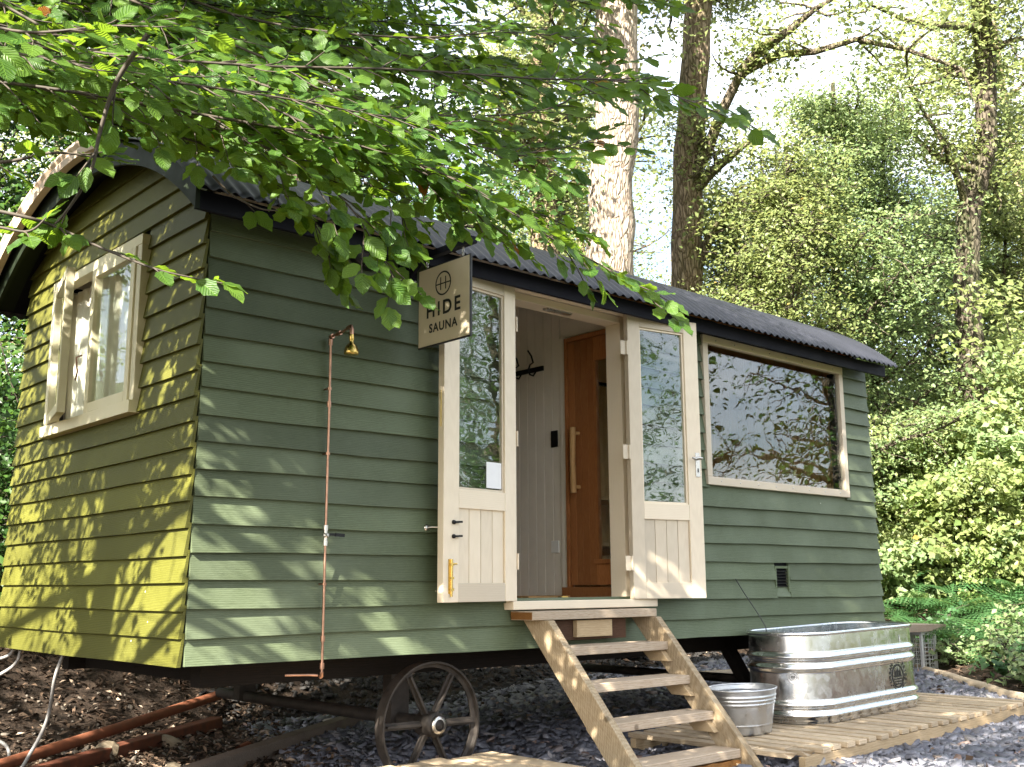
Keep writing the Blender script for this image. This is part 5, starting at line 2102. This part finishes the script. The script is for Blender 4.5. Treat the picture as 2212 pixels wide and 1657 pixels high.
# trees just behind the hut at the left: the dark mass over the roof
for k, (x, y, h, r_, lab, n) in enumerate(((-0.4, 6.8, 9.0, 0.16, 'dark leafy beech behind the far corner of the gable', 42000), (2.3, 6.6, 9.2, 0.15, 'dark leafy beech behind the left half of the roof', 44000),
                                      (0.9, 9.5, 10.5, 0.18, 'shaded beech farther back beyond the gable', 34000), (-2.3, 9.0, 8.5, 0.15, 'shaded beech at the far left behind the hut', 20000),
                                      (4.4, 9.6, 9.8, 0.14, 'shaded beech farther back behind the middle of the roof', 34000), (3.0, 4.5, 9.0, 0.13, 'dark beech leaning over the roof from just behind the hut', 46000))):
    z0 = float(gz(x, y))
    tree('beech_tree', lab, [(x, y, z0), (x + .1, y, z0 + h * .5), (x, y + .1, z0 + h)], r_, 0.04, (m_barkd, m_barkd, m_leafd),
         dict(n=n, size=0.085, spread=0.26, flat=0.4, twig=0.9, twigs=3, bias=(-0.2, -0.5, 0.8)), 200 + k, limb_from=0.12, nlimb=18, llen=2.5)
# wood in front of the hut, on the camera's side: only its reflection and its shade reach the picture
for k, (x, y, h) in enumerate(((9.6, -15.5, 8.5), (17.5, -7.3, 8), (15.3, -9.9, 7.5), (9, -19, 9), (24, -17, 10), (0, -19, 9), (27, -9, 9))):
    z0 = float(gz(x, y))
    tree('woodland_tree', 'tree of the wood across the clearing in front of the hut', [(x, y, z0), (x + .2, y, z0 + h * .5), (x - .2, y, z0 + h)], 0.16, 0.05, (m_barkd, m_barkd, m_leafd),
         dict(n=3700, size=0.13, spread=0.27, twig=1.2, twigs=2), 300 + k, 'trees across the clearing', limb_from=0.2, nlimb=15, llen=2.6, sides=8)


# ------------------------------------------------------------------ undergrowth on the right bank and behind the hut
def shrub(x, y, h, w, n, lm, ls, label, seed, group=None, stems=6, name='shrub', bias=(-0.4, -0.45, 0.75)):
    rs = random.Random(seed)
    z0 = float(gz(x, y))
    root = thing(name, label, 'shrub', (x, y, z0), group=group)
    mb = MB()
    cl = []
    for q in range(stems):
        a = rs.uniform(0, 2 * PI)
        d = np.array([math.cos(a) * w / h * 0.8, math.sin(a) * w / h * 0.8, 1.0])
        P = rpath((rs.gauss(0, w * .15), rs.gauss(0, w * .15), 0), d, h * rs.uniform(0.75, 1.1), 8, 0.13, rs)
        mb.tube(P, [0.014 * (1 - 0.8 * i / 8) + 0.002 for i in range(9)], 5, False)
        for i in range(1, 9):
            for _ in range(2 if i > 2 else 3):
                d2 = np.array([rs.gauss(0, 1), rs.gauss(0, 1), rs.gauss(0, 0.3)])
                tp = rpath(P[i], d2, w * 0.42 * rs.uniform(0.5, 1.2), 3, 0.2, rs)
                mb.tube(tp, [0.005, 0.004, 0.003, 0.002], 4, False)
                cl += tp[1:]
    mb.build('stems', m_twig, root)
    cl = np.array(cl)
    C = cl[RNG.integers(0, len(cl), n)] + RNG.normal(0, 1, (n, 3)) * np.array([w * .10, w * .10, h * .045])
    C[:, 2] = np.maximum(C[:, 2], 0.03)
    V, Fa, tn = leaf_quads(C, ls, bias, 0.5, 0.35, 0.75)
    o = np_mesh('foliage', V, Fa, lm, root, tn)
    o['kind'] = 'stuff'
    return root


def hit(px, py):
    d = Fv + R2 * (px - 1106) / FPX - U2 * (py - 828.5) / FPX
    for t in np.arange(4, 30, 0.05):
        p = CAM + d * t
        if p[2] < gz(p[0], p[1]):
            return p[0], p[1]
    return p[0], p[1]


rs = random.Random(5)
k = 0
SH = (('pale yellow green', 'm_leafb'), ('fresh mid green', 'm_leafg'), ('olive green', 'm_leafy'))
for row, (py_, n_, h_, where) in enumerate(((1292, 6, 0.9, 'low on the right bank just above the ferns'), (1245, 6, 1.6, 'partway up the right bank'), (1185, 6, 2.1, 'in the thick of the right bank'), (1110, 6, 2.6, 'high on the right bank'))):
    for q in range(n_):
        x, y = hit(1905 + 72 * q + rs.uniform(-20, 20) + 20 * (row % 2), py_ + rs.uniform(-18, 18))
        h = h_ * rs.uniform(0.85, 1.2)
        tone_, mat_ = SH[(row + q) % 3]
        shrub(x, y, h, h * 0.62 + 0.15, (3500, 6500, 7500, 7500)[row], {'m_leafb': m_leafb, 'm_leafg': m_leafg, 'm_leafy': m_leafy}[mat_], 0.065 + 0.025 * (q % 3),
              tone_ + ' bush ' + where, 400 + k, tone_ + ' bushes ' + where)
        k += 1
for q in range(9):
    x = 5.5 + q * 0.95 + rs.uniform(-.2, .2)
    y = 5.0 + rs.uniform(-.4, .8) + 0.05 * x
    shrub(x, y, 2.3, 1.6, 3200, (m_leafy, m_leafg)[q % 2], 0.09, 'sunlit bush growing behind the hut', 500 + q, 'bushes behind the hut')
for q in range(8):
    x = -3.2 + q * 0.9 + rs.uniform(-.2, .2)
    y = 4.6 + rs.uniform(-.2, .9)
    shrub(x, y, 1.9 if q < 4 else 2.2, 1.4, 3800, m_leafd, 0.07, 'dark leafy bush on the bank behind the gable end', 540 + q, 'bushes behind the gable')


# ferns: each frond a part
def frond_mesh(L, seed, droop):
    rs_ = random.Random(seed)
    V, Fa = [], []
    n = 20
    P = []
    for i in range(n + 1):
        t = i / n
        P.append(np.array([L * (t * (1 - 0.18 * t)), 0.03 * L * math.sin(t * 3 + seed), L * (0.62 * t - (0.62 + droop) * t * t * 0.9)]))
    for i in range(1, n):
        t = i / n
        w = L * 0.26 * math.sin(PI * min(1, t * 0.92 + 0.12)) ** 0.8 * (1 - 0.35 * t)
        d = (P[i + 1] - P[i - 1])
        d /= np.linalg.norm(d)
        for sgn in (-1, 1):
            sdv = np.array([-d[1], d[0], 0]) * sgn
            sdv = sdv / (np.linalg.norm(sdv) + 1e-9)
            tip = P[i] + sdv * w + d * w * 0.35 - np.array([0, 0, w * 0.18])
            m_ = 4
            for j in range(m_):
                a, b = j / m_, (j + 1) / m_
                p, q = P[i] + (tip - P[i]) * a, P[i] + (tip - P[i]) * b
                ww = L * 0.021 * (1 - 0.6 * a)
                base = len(V)
                mid = (p + q) / 2
                V.extend([p, mid + d * ww, q, mid - d * ww])
                Fa.append((base, base + 1, base + 2))
                Fa.append((base, base + 2, base + 3))
    base = len(V)
    for i in range(n):
        a = P[i]
        V.extend([a + np.array([0, 0.004, 0]), a - np.array([0, 0.004, 0])])
    for i in range(n - 1):
        q = base + 2 * i
        Fa.append((q, q + 1, q + 3))
        Fa.append((q, q + 3, q + 2))
    V = np.array(V)
    o = np_mesh('frond', V, np.array(Fa), m_fern, None, RNG.uniform(0.1, 0.9, len(Fa)))
    me = o.data
    bpy.data.objects.remove(o)
    return me


FR = [frond_mesh(1.0, 3 + q, 0.10 + 0.09 * q) for q in range(5)]


def fern(x, y, s, n, label, seed, group=None):
    rs_ = random.Random(seed)
    root = thing('fern', label, 'fern', (x, y, float(gz(x, y)) + 0.02), group=group)
    for q in range(n):
        o = bpy.data.objects.new('frond', FR[rs_.randrange(5)])
        COL.objects.link(o)
        o.parent = root
        sc = s * rs_.uniform(0.75, 1.1)
        o.scale = (sc, sc, sc)
        o.rotation_euler = (rs_.uniform(-.25, .25), rs_.uniform(-0.55, -0.1), 2 * PI * q / n + rs_.uniform(-.3, .3))
    return root


FL = ['fern just above the edging log, nearest the bench', 'fern just above the edging log, second from the bench', 'fern just above the edging log, third from the bench', 'fern above the near end of the edging log at the picture edge',
      'fern in the middle row, half hidden behind the bench top', 'fern in the middle row, second from the hut corner', 'fern in the middle row, third from the hut corner', 'fern in the middle row by the picture edge',
      'fern at the back below the bushes, second from the hut corner', 'fern at the back below the bushes, third from the hut corner', 'fern at the back below the bushes by the picture edge', 'fern at the back right against the hut corner']
fp = []
for (px_, py_, s_) in ((2010, 1400, 1.0), (2090, 1410, 1.1), (2170, 1420, 1.1), (2240, 1400, 1.1), (1950, 1350, 0.9), (2040, 1350, 1.15), (2120, 1350, 1.2), (2200, 1340, 1.2), (1990, 1300, 1.1), (2080, 1290, 1.2), (2160, 1290, 1.2), (1930, 1290, 0.9)):
    x, y = hit(px_, py_)
    fp.append((x, y, s_, 9))
for q, (x, y, s, n) in enumerate(fp):
    fern(x, y, s, n, FL[q], 600 + q, 'ferns on the bank')
fern(-0.9, 5.0, 0.7, 7, 'small fern in the shade behind the far end of the gable', 640)
# nettle-like low plants between the log and the ferns
for q in range(26):
    t = rs.uniform(-1.0, 3.6)
    p = LA + np.array([-0.734, -0.679]) * t + LN * rs.uniform(0.35, 1.3)
    shrub(p[0], p[1], rs.uniform(0.25, 0.5), 0.45, 420, m_leafg if q % 3 else m_fern, 0.07, 'low leafy plant at the foot of the bank beside the edging log', 660 + q, 'low plants along the edging log', 5, 'ground_plant', (-0.3, -0.3, 0.9))
# two bleached dead stems leaning in the thicket
for P, lab in (([hit(2075, 1262), (2040, 1150), (1990, 1085), (1955, 1110)], 'bleached dead branch bending through the thicket'),
               ([hit(2150, 1250), (2160, 1080), (2192, 990)], 'reddish bare stem standing in the thicket at the right')):
    g0 = np.array((P[0][0], P[0][1], float(gz(*P[0])) - 0.03))
    dist = float((g0 - CAM) @ Fv)
    pts = [g0] + [at(q[0], q[1], dist - 0.1 * i) for i, q in enumerate(P[1:])]
    tag(MB().tube([tuple(p) for p in pts], [0.016, 0.015, 0.012, 0.008][:len(pts)], 7).build('dead_branch', m_stick), lab, 'branch')

# ------------------------------------------------------------------ the beech over the hut: trunk out of view at the left, boughs hanging into view
bt_root = thing('beech_tree', 'overhanging beech whose leafy boughs hang in front of the roof', 'tree', (-3.6, -0.2, float(gz(-3.6, -0.2))))
B0 = np.array(bt_root.location)


def leaf_geom(seed):
    """beech leaf, 1 long: wavy oval folded on the midrib; returns V, F(quads+tris as tris), UV"""
    rs_ = random.Random(seed)
    n = 6
    V, U = [], []
    curl = rs_.uniform(-0.12, 0.22)
    fold = rs_.uniform(0.05, 0.22)
    for i in range(n + 1):
        t = i / n
        w = 0.33 * math.sin(PI * (t * 0.93 + 0.035)) ** 0.75 * (1.08 - 0.25 * t)
        if i == n:
            w = 0.0
        zc = -curl * t * t + 0.02 * math.sin(t * 9 + seed)
        wl = w * (1 + 0.10 * (-1) ** i)
        wr_ = w * (1 + 0.10 * (-1) ** (i + 1))
        V += [(t, -wl, zc + fold * w + 0.03 * math.sin(i * 2.1 + seed)), (t, 0, zc), (t, wr_, zc + fold * w + 0.03 * math.sin(i * 2.7 + seed + 1))]
        U += [(-1 if w > 0 else 0, t), (0, t), (1 if w > 0 else 0, t)]
    Fa = []
    for i in range(n):
        a = 3 * i
        for k_ in (0, 1):
            Fa.append((a + k_, a + 3 + k_, a + 4 + k_))
            Fa.append((a + k_, a + 4 + k_, a + 1 + k_))
    return np.array(V), np.array(Fa), np.array(U)


LG = [leaf_geom(q) for q in range(7)]
leaves = []      # (pos, dir, normal, size)
twig_mb = MB()


def cat(pts, per=8):
    pts = [np.array(p, float) for p in pts]
    out = []
    for i in range(len(pts) - 1):
        p0, p1, p2, p3 = pts[max(i - 1, 0)], pts[i], pts[i + 1], pts[min(i + 2, len(pts) - 1)]
        for k_ in range(per):
            t = k_ / per
            out.append(0.5 * (2 * p1 + (p2 - p0) * t + (2 * p0 - 5 * p1 + 4 * p2 - p3) * t * t + (3 * p1 - p0 - 3 * p2 + p3) * t ** 3))
    out.append(pts[-1])
    return out


def leafy_twig(P, pl_n, rs_, size, step=0.026, start=0.0):
    """alternate leaves along a twig, lying roughly in the plane with normal pl_n"""
    acc = 0.0
    sgn = 1
    for i in range(1, len(P)):
        seg = np.linalg.norm(P[i] - P[i - 1])
        acc += seg
        if acc >= step:
            acc = 0
            d = (P[i] - P[i - 1]) / seg
            side_ = np.cross(pl_n, d) * sgn
            sgn = -sgn
            ld = d * rs_.uniform(0.5, 0.9) + side_ * rs_.uniform(0.5, 1.0) + np.array([0, 0, rs_.uniform(-0.35, 0.10)])
            ld /= np.linalg.norm(ld)
            nn = pl_n + np.array([rs_.gauss(0, 0.46), rs_.gauss(0, 0.46), rs_.gauss(0, 0.28)])
            leaves.append((P[i] + ld * 0.008, ld, nn, size * rs_.uniform(0.7, 1.2)))
    d = P[-1] - P[-2]
    leaves.append((P[-1], d / np.linalg.norm(d), pl_n, size))


def bough(pts, r0, rs_, size=0.078, tl=0.30, gap=0.034, pl=None, leaf_from=0.0, per=8):
    P = cat(pts, per)
    n = len(P)
    twig_mb.tube(P, [r0 * (1 - 0.85 * i / (n - 1)) + 0.0012 for i in range(n)], 7, False)
    pl_n = np.array(pl if pl is not None else (-0.25 + rs_.gauss(0, 0.25), -0.5 + rs_.gauss(0, 0.25), 0.8), float)
    pl_n /= np.linalg.norm(pl_n)
    acc = 0
    sgn = 1
    total = sum(np.linalg.norm(P[i] - P[i - 1]) for i in range(1, n))
    run = 0
    for i in range(1, n):
        seg = np.linalg.norm(P[i] - P[i - 1])
        acc += seg
        run += seg
        if run / total < leaf_from:
            continue
        if acc >= gap:
            acc = 0
            d = (P[i] - P[i - 1]) / seg
            sv = np.cross(pl_n, d) * sgn
            sgn = -sgn
            L = tl * rs_.uniform(0.45, 1.15) * (1.1 - 0.55 * run / total)
            td = d * rs_.uniform(0.6, 1.0) + sv * rs_.uniform(0.6, 1.0) + np.array([0, 0, rs_.uniform(-0.20, 0.12)])
            m_ = max(4, int(L / 0.018))
            TP = rpath(P[i], td, L, m_, 0.06, rs_, -0.012)
            twig_mb.tube(TP, [0.0022 * (1 - 0.6 * j / m_) + 0.0006 for j in range(m_ + 1)], 4, False)
            nn = pl_n + np.array([rs_.gauss(0, 0.16), rs_.gauss(0, 0.16), 0])
            leafy_twig(TP, nn / np.linalg.norm(nn), rs_, size)
    leafy_twig(P[int(n * 0.7):], pl_n, rs_, size)


rb = random.Random(77)
BO = [
    # (points as px, py, dist), radius, twig length
    ([(-250, 0, 3.3), (120, 100, 3.2), (520, 140, 3.3), (860, 150, 3.5), (1160, 170, 3.7), (1350, 175, 3.8), (1480, 215, 3.9), (1590, 262, 4.0)], 0.010, 0.26),
    ([(-250, 150, 3.0), (100, 190, 3.0), (450, 250, 3.1), (760, 310, 3.2), (1010, 400, 3.3), (1200, 520, 3.5), (1330, 590, 3.6), (1400, 640, 3.7)], 0.010, 0.26),
    ([(-150, -80, 3.4), (200, 120, 3.3), (470, 270, 3.2), (640, 350, 3.2), (740, 430, 3.2), (800, 510, 3.2), (850, 600, 3.2)], 0.010, 0.27),
    ([(100, -80, 3.8), (420, 60, 3.7), (720, 190, 3.6), (950, 290, 3.6), (1130, 330, 3.7), (1290, 300, 3.8)], 0.010, 0.30),
    ([(300, 100, 3.4), (560, 220, 3.3), (800, 330, 3.3), (950, 390, 3.3), (1030, 460, 3.4), (1090, 505, 3.5)], 0.008, 0.25),
    ([(-200, 60, 3.9), (250, 180, 3.7), (600, 280, 3.6), (880, 370, 3.6), (1080, 430, 3.7), (1260, 500, 3.8)], 0.009, 0.28),
    ([(150, -120, 4.3), (500, 30, 4.2), (850, 80, 4.2), (1100, 70, 4.3), (1300, 90, 4.4)], 0.012, 0.34),
    ([(-250, -60, 2.5), (0, 60, 2.4), (200, 60, 2.4), (380, 40, 2.5)], 0.008, 0.20),
    ([(-200, 80, 2.9), (60, 120, 2.8), (330, 170, 2.9), (600, 210, 3.0), (820, 250, 3.2), (1000, 270, 3.4)], 0.009, 0.24),
    ([(250, 250, 3.5), (480, 330, 3.5), (640, 440, 3.5), (700, 520, 3.5), (720, 590, 3.5)], 0.006, 0.16),
    ([(100, 0, 3.9), (500, 120, 3.9), (800, 230, 3.9), (1000, 250, 4.0), (1200, 230, 4.1), (1330, 130, 4.2)], 0.010, 0.30),
    ([(-200, -40, 3.6), (250, 80, 3.6), (560, 180, 3.5), (780, 270, 3.4), (900, 360, 3.4), (970, 440, 3.4)], 0.010, 0.28),
    ([(400, 260, 3.3), (640, 330, 3.3), (800, 400, 3.3), (860, 450, 3.3), (880, 500, 3.3)], 0.006, 0.18),
]
for q in range(16):
    y_ = -90 + 17 * q + rb.uniform(-25, 25)
    x_ = -200 + rb.uniform(-60, 60)
    L_ = rb.uniform(650, 1250) * (1 - 0.03 * max(0, q - 6))
    d_ = rb.uniform(3.0, 4.3)
    sl_ = rb.uniform(0.10, 0.28)
    BO.append(([(x_ + L_ * t, y_ + sl_ * L_ * t + 30 * math.sin(t * 2.4) + 60 * t * t - 60 * t, d_ + 0.35 * t) for t in (0, 0.2, 0.4, 0.6, 0.8, 1.0)], 0.008, rb.uniform(0.2, 0.3)))
for q in range(14):
    y_ = -190 + 19 * q + rb.uniform(-25, 25)
    L_ = rb.uniform(1000, 1560)
    d_ = rb.uniform(4.2, 5.4)
    sl_ = rb.uniform(0.06, 0.20)
    BO.append(([(-150 + L_ * t, y_ + sl_ * L_ * t + 40 * math.sin(t * 3 + q), d_ + 0.3 * t) for t in (0, 0.2, 0.4, 0.6, 0.8, 1.0)], 0.010, rb.uniform(0.3, 0.42)))
for pts, r_, tl in BO:
    bough([at(*p) for p in pts], r_ * 0.42, rb, 0.075, tl * 1.1)
# sparse drooping twig in front of the gable
bough([at(330, 60, 2.6), at(255, 170, 2.6), at(218, 277, 2.6), at(193, 377, 2.6), at(130, 473, 2.6), at(95, 492, 2.6)], 0.006, rb, 0.070, 0.11, 0.16)
bough([at(-80, 440, 2.55), at(60, 470, 2.55), at(120, 490, 2.6), at(230, 540, 2.6), at(350, 585, 2.6), at(480, 612, 2.65)], 0.004, rb, 0.066, 0.07, 0.11)
bough([at(-120, 330, 2.6), at(0, 350, 2.6), at(120, 330, 2.6), at(230, 345, 2.65)], 0.005, rb, 0.070, 0.12, 0.09)
bough([at(-120, 505, 2.5), at(-20, 490, 2.5), at(60, 500, 2.5), at(100, 470, 2.5)], 0.004, rb, 0.066, 0.09, 0.09)
bough([at(460, 380, 3.1), at(500, 420, 3.1), at(560, 450, 3.1), at(600, 455, 3.1)], 0.003, rb, 0.075, 0.05, 0.12)
n_front = len(leaves)

# crown overhead (casts the dappled shade); grown from limbs of the same beech
lim_mb = MB()


def in_picture(p):
    r_ = np.asarray(p) - CAM
    dp = r_ @ Fv
    if dp < 0.2:
        return False
    return -160 < 1106 + FPX * (r_ @ R2) / dp < 2400 and -140 < 828.5 - FPX * (r_ @ U2) / dp < 1700


trunkP = [np.array(p) for p in ((-3.6, -0.2, B0[2] - 0.1), (-3.55, -0.25, 1.2), (-3.5, -0.3, 2.6), (-3.4, -0.4, 4.0), (-3.3, -0.5, 5.4), (-3.2, -0.6, 6.6))]
TP = cat(trunkP, 6)
MB().tube([p - B0 for p in TP], [0.22 - 0.17 * i / 30 for i in range(31)], 16).build('trunk', m_barkb, bt_root)
cl = []
rc = random.Random(91)
for q in range(62):
    t = 0.38 + 0.55 * ((q % 44) + 0.5) / 44
    p = TP[int(t * (len(TP) - 1))]
    a = rc.uniform(-1.5, 1.5) if q % 4 else rc.uniform(1.6, 4.6)
    if q >= 44:  # extra limbs added to shade the deck, tub and right wall
        a = rc.uniform(-1.1, -0.15)
        t = rc.uniform(0.62, 0.93)
        p = TP[int(t * (len(TP) - 1))]
    L0 = rc.uniform(4.5, 7.5) if q >= 44 else rc.uniform(2.2, 6.4) * (1.0 if abs(a) < 1.0 or q % 4 == 0 else 0.6)
    d = np.array([math.cos(a), math.sin(a) * 0.55 - 0.12, rc.uniform(0.0, 0.30)])
    L = rpath(p, d, L0, 12, 0.09, rc, -0.006)
    for i in range(13):
        if in_picture(L[i]):
            L = L[:i]
            break
    if len(L) < 5:
        continue
    nl_ = len(L)
    lim_mb.tube([x_ - B0 for x_ in L], [0.042 * (1 - 0.85 * i / 12) + 0.004 for i in range(nl_)], 6)
    for i in range(2, nl_):
        for _ in range(3):
            d2 = np.array([rc.gauss(0, 1), rc.gauss(0, 1), rc.gauss(-0.1, 0.15)])
            tp = rpath(L[i], d2, rc.uniform(0.4, 0.9), 4, 0.15, rc, -0.02)
            if any(in_picture(x_) for x_ in tp):
                continue
            lim_mb.tube([x_ - B0 for x_ in tp], [0.006, 0.005, 0.004, 0.003, 0.002], 4, False)
            cl += tp[1:]
# the limbs that carry the hanging boughs
for (a, b) in ((np.array([-3.5, -0.3, 2.5]), at(-250, 0, 3.3)), (np.array([-3.5, -0.3, 2.2]), at(-250, 150, 3.0)), (np.array([-3.45, -0.35, 3.2]), at(-150, -80, 3.4)), (np.array([-3.4, -0.4, 3.6]), at(150, -120, 4.3))):
    m_ = (a + b) / 2 + np.array([0, 0, 0.25])
    lim_mb.tube([x_ - B0 for x_ in cat([a, m_, b], 6)], [0.035 - 0.002 * i for i in range(13)], 7)
lim_mb.build('limb', m_barkb, bt_root)
twig_mb.v = [tuple(np.array(p) - B0) for p in twig_mb.v]
twig_mb.build('bough', m_twig, bt_root)

CANOPY = 52000
GABLE_LEAVES = 3200
lim_mb2 = MB()
cl = np.array(cl)
C = cl[RNG.integers(0, len(cl), CANOPY)] + RNG.normal(0, 1, (CANOPY, 3)) * np.array([0.15, 0.15, 0.05])
# leaves inside the frame or too low are cut; the shading crown stays unseen
rel = C - CAM
dep = rel @ Fv
px = 1106 + FPX * (rel @ R2) / np.maximum(dep, 0.05)
py = 828.5 - FPX * (rel @ U2) / np.maximum(dep, 0.05)
seen = (dep > 0.2) & (px > -150) & (px < 2400) & (py > -120) & (py < 1700)
C = C[(~seen) & (C[:, 2] > 2.1)]
tt_ = -C[:, 0] / 1.3                         # where a leaf's shade lands on the gable
yg, zg = C[:, 1] + 0.45 * tt_, C[:, 2] - tt_
on_gable = (tt_ > 0) & (yg > -0.15) & (yg < 2.6) & (zg > -0.2) & (zg < 2.75)
C = C[~(on_gable & (RNG.uniform(0, 1, len(C)) < 0.94))]  # most leaves shading the gable cut to shape the dapples
C = C[C[:, 2] - (8.4 - C[:, 0]) / 1.3 < -0.3]  # leaves that would shade the right bank are cut
# unseen leaf clumps added to shade the doors, tub, sign, deck and slate
CX = []
for (T_, t_, n_) in (((1.17, -0.36, 1.85), 2.6, 420), ((3.1, -0.1, 1.5), 3.3, 420), ((3.2, -0.1, 0.7), 3.5, 420), ((4.5, 0.0, 0.5), 4.0, 500), ((4.6, -0.6, -0.1), 4.3, 600), ((4.0, -1.0, -0.5), 4.2, 600), ((5.3, -0.9, -0.5), 4.9, 900), ((4.5, -1.0, -0.5), 4.5, 900), ((3.5, -0.9, -0.5), 4.3, 700), ((5.9, -0.9, -0.5), 5.0, 800), ((5.0, -1.8, -0.65), 5.0, 900), ((4.2, -1.6, -0.65), 4.7, 800), ((6.4, -1.4, -0.65), 5.2, 900), ((6.2, -0.3, -0.6), 5.0, 800), ((5.2, -0.5, 0.0), 4.5, 700), ((4.2, -0.6, -0.2), 4.2, 500), ((2.5, -0.5, 0.0), 3.6, 300), ((2.2, -0.05, 1.3), 2.9, 300)):
    e_ = np.array(T_) + np.array([-1.3, -0.45, 1.0]) * t_
    p = TP[int(rc.uniform(0.6, 0.9) * (len(TP) - 1))]
    m_ = (p + e_) / 2 + np.array([0, 0, 0.2])
    L = cat([p, m_, e_], 4)
    lim_mb2.tube([x_ - B0 for x_ in L], [0.02 * (1 - 0.8 * i / (len(L) - 1)) + 0.003 for i in range(len(L))], 5)
    for _ in range(14):
        d2 = np.array([rc.gauss(0, 1), rc.gauss(0, 1), rc.gauss(0, 0.3)])
        tp = rpath(e_, d2, rc.uniform(0.3, 0.6), 4, 0.15, rc, -0.02)
        if any(in_picture(x_) for x_ in tp):
            continue
        lim_mb2.tube([x_ - B0 for x_ in tp], [0.004, 0.0035, 0.003, 0.002, 0.0015], 4, False)
        CX.append(np.array(tp)[RNG.integers(0, 5, n_ // 14)] + RNG.normal(0, 1, (n_ // 14, 3)) * np.array([0.10, 0.10, 0.05]))
CX = np.concatenate(CX)
CX = CX[[not in_picture(p) for p in CX]]
# unseen low sprays added near the gable end to dapple it
cl2 = []
for q in range(26):
    p = TP[int(rc.uniform(0.42, 0.75) * (len(TP) - 1))]
    yq, zq = rc.uniform(0.0, 2.5), rc.uniform(0.2, 2.7)
    tq = rc.uniform(1.0, 1.75)
    e_ = np.array([-1.3 * tq, yq - 0.45 * tq, zq + tq])
    m_ = (p + e_) / 2 + np.array([0, 0, 0.2])
    L = cat([p, m_, e_, e_ + (e_ - m_) * 0.15], 4)
    lim_mb2.tube([x_ - B0 for x_ in L], [0.016 * (1 - 0.8 * i / (len(L) - 1)) + 0.003 for i in range(len(L))], 5)
    for i in range(len(L) // 3, len(L)):
        for _ in range(3):
            d2 = np.array([rc.gauss(0, 1), rc.gauss(0, 1), rc.gauss(-0.05, 0.3)])
            tp = rpath(L[i], d2, rc.uniform(0.25, 0.55), 4, 0.15, rc, -0.02)
            if any(in_picture(x_) for x_ in tp):
                continue
            lim_mb2.tube([x_ - B0 for x_ in tp], [0.004, 0.0035, 0.003, 0.002, 0.0015], 4, False)
            cl2 += tp[1:]
lim_mb2.build('limb', m_barkb, bt_root)  # added limbs carrying the unseen shading sprays
cl2 = np.array(cl2)
C2 = cl2[RNG.integers(0, len(cl2), GABLE_LEAVES)] + RNG.normal(0, 1, (GABLE_LEAVES, 3)) * np.array([0.10, 0.10, 0.05])
C2 = C2[[not in_picture(p) for p in C2]]
C = np.concatenate([C, C2, CX])
V, Fa, tn = leaf_quads(C, 0.085, (0, 0, 1), 0.40, 0.25, 0.66)
TV, TF, TT, TU = [V - B0], [Fa], [tn], [np.tile(np.array([[0, 0], [-1, .5], [0, 1], [1, .5]]), (len(C), 1))]
base = len(V)

# 300 largest-showing leaves as parts, the rest joined


def leaf_frame(p, d, nn):
    d = d / np.linalg.norm(d)
    nn = nn - d * np.dot(nn, d)
    nn /= np.linalg.norm(nn)
    sv = np.cross(nn, d)
    return d, sv, nn


info = []
for (p, d, nn, s) in leaves:
    d, sv, nn = leaf_frame(p, d, nn)
    r_ = np.array(p) - CAM
    dp = r_ @ Fv
    X = 1106 + FPX * (r_ @ R2) / dp
    Y = 828.5 - FPX * (r_ @ U2) / dp
    vis = dp > 0.3 and -20 < X < 2232 and -20 < Y < 1677
    face = abs(np.dot(nn, r_ / np.linalg.norm(r_)))
    info.append((-(s / dp) ** 2 * (0.25 + face) if vis else 0, p, d, sv, nn, s))
info.sort(key=lambda q: q[0])
lmesh = []
for (lv, lf, lu) in LG:
    for tt in (0.15, 0.4, 0.65, 0.88):
        o = np_mesh('leaf', lv, lf, m_leaf, None, np.full(len(lf), tt), lu, True)
        lmesh.append(o.data)
        bpy.data.objects.remove(o)
for (sc, p, d, sv, nn, s) in info[:300]:
    o = bpy.data.objects.new('leaf', lmesh[rb.randrange(len(lmesh))])
    COL.objects.link(o)
    o.parent = bt_root
    q = np.array(p) - B0
    o.matrix_local = Matrix(((d[0] * s, sv[0] * s, nn[0] * s, q[0]), (d[1] * s, sv[1] * s, nn[1] * s, q[1]), (d[2] * s, sv[2] * s, nn[2] * s, q[2]), (0, 0, 0, 1)))
for (sc, p, d, sv, nn, s) in info[300:]:
    lv, lf, lu = LG[rb.randrange(7)]
    W_ = lv @ np.stack([d, sv, nn]) * s + (np.array(p) - B0)
    TV.append(W_)
    TF.append(lf + base)
    TT.append(np.full(len(lf), rb.random() ** 1.35 if rb.random() > 0.004 else 1.0))
    TU.append(lu)
    base += len(lv)
fo = np_mesh('foliage', np.concatenate(TV), np.concatenate(TF), m_leaf, bt_root, np.concatenate(TT), np.concatenate(TU), True)
fo['kind'] = 'stuff'
print('leaves', len(leaves), 'canopy', len(C))
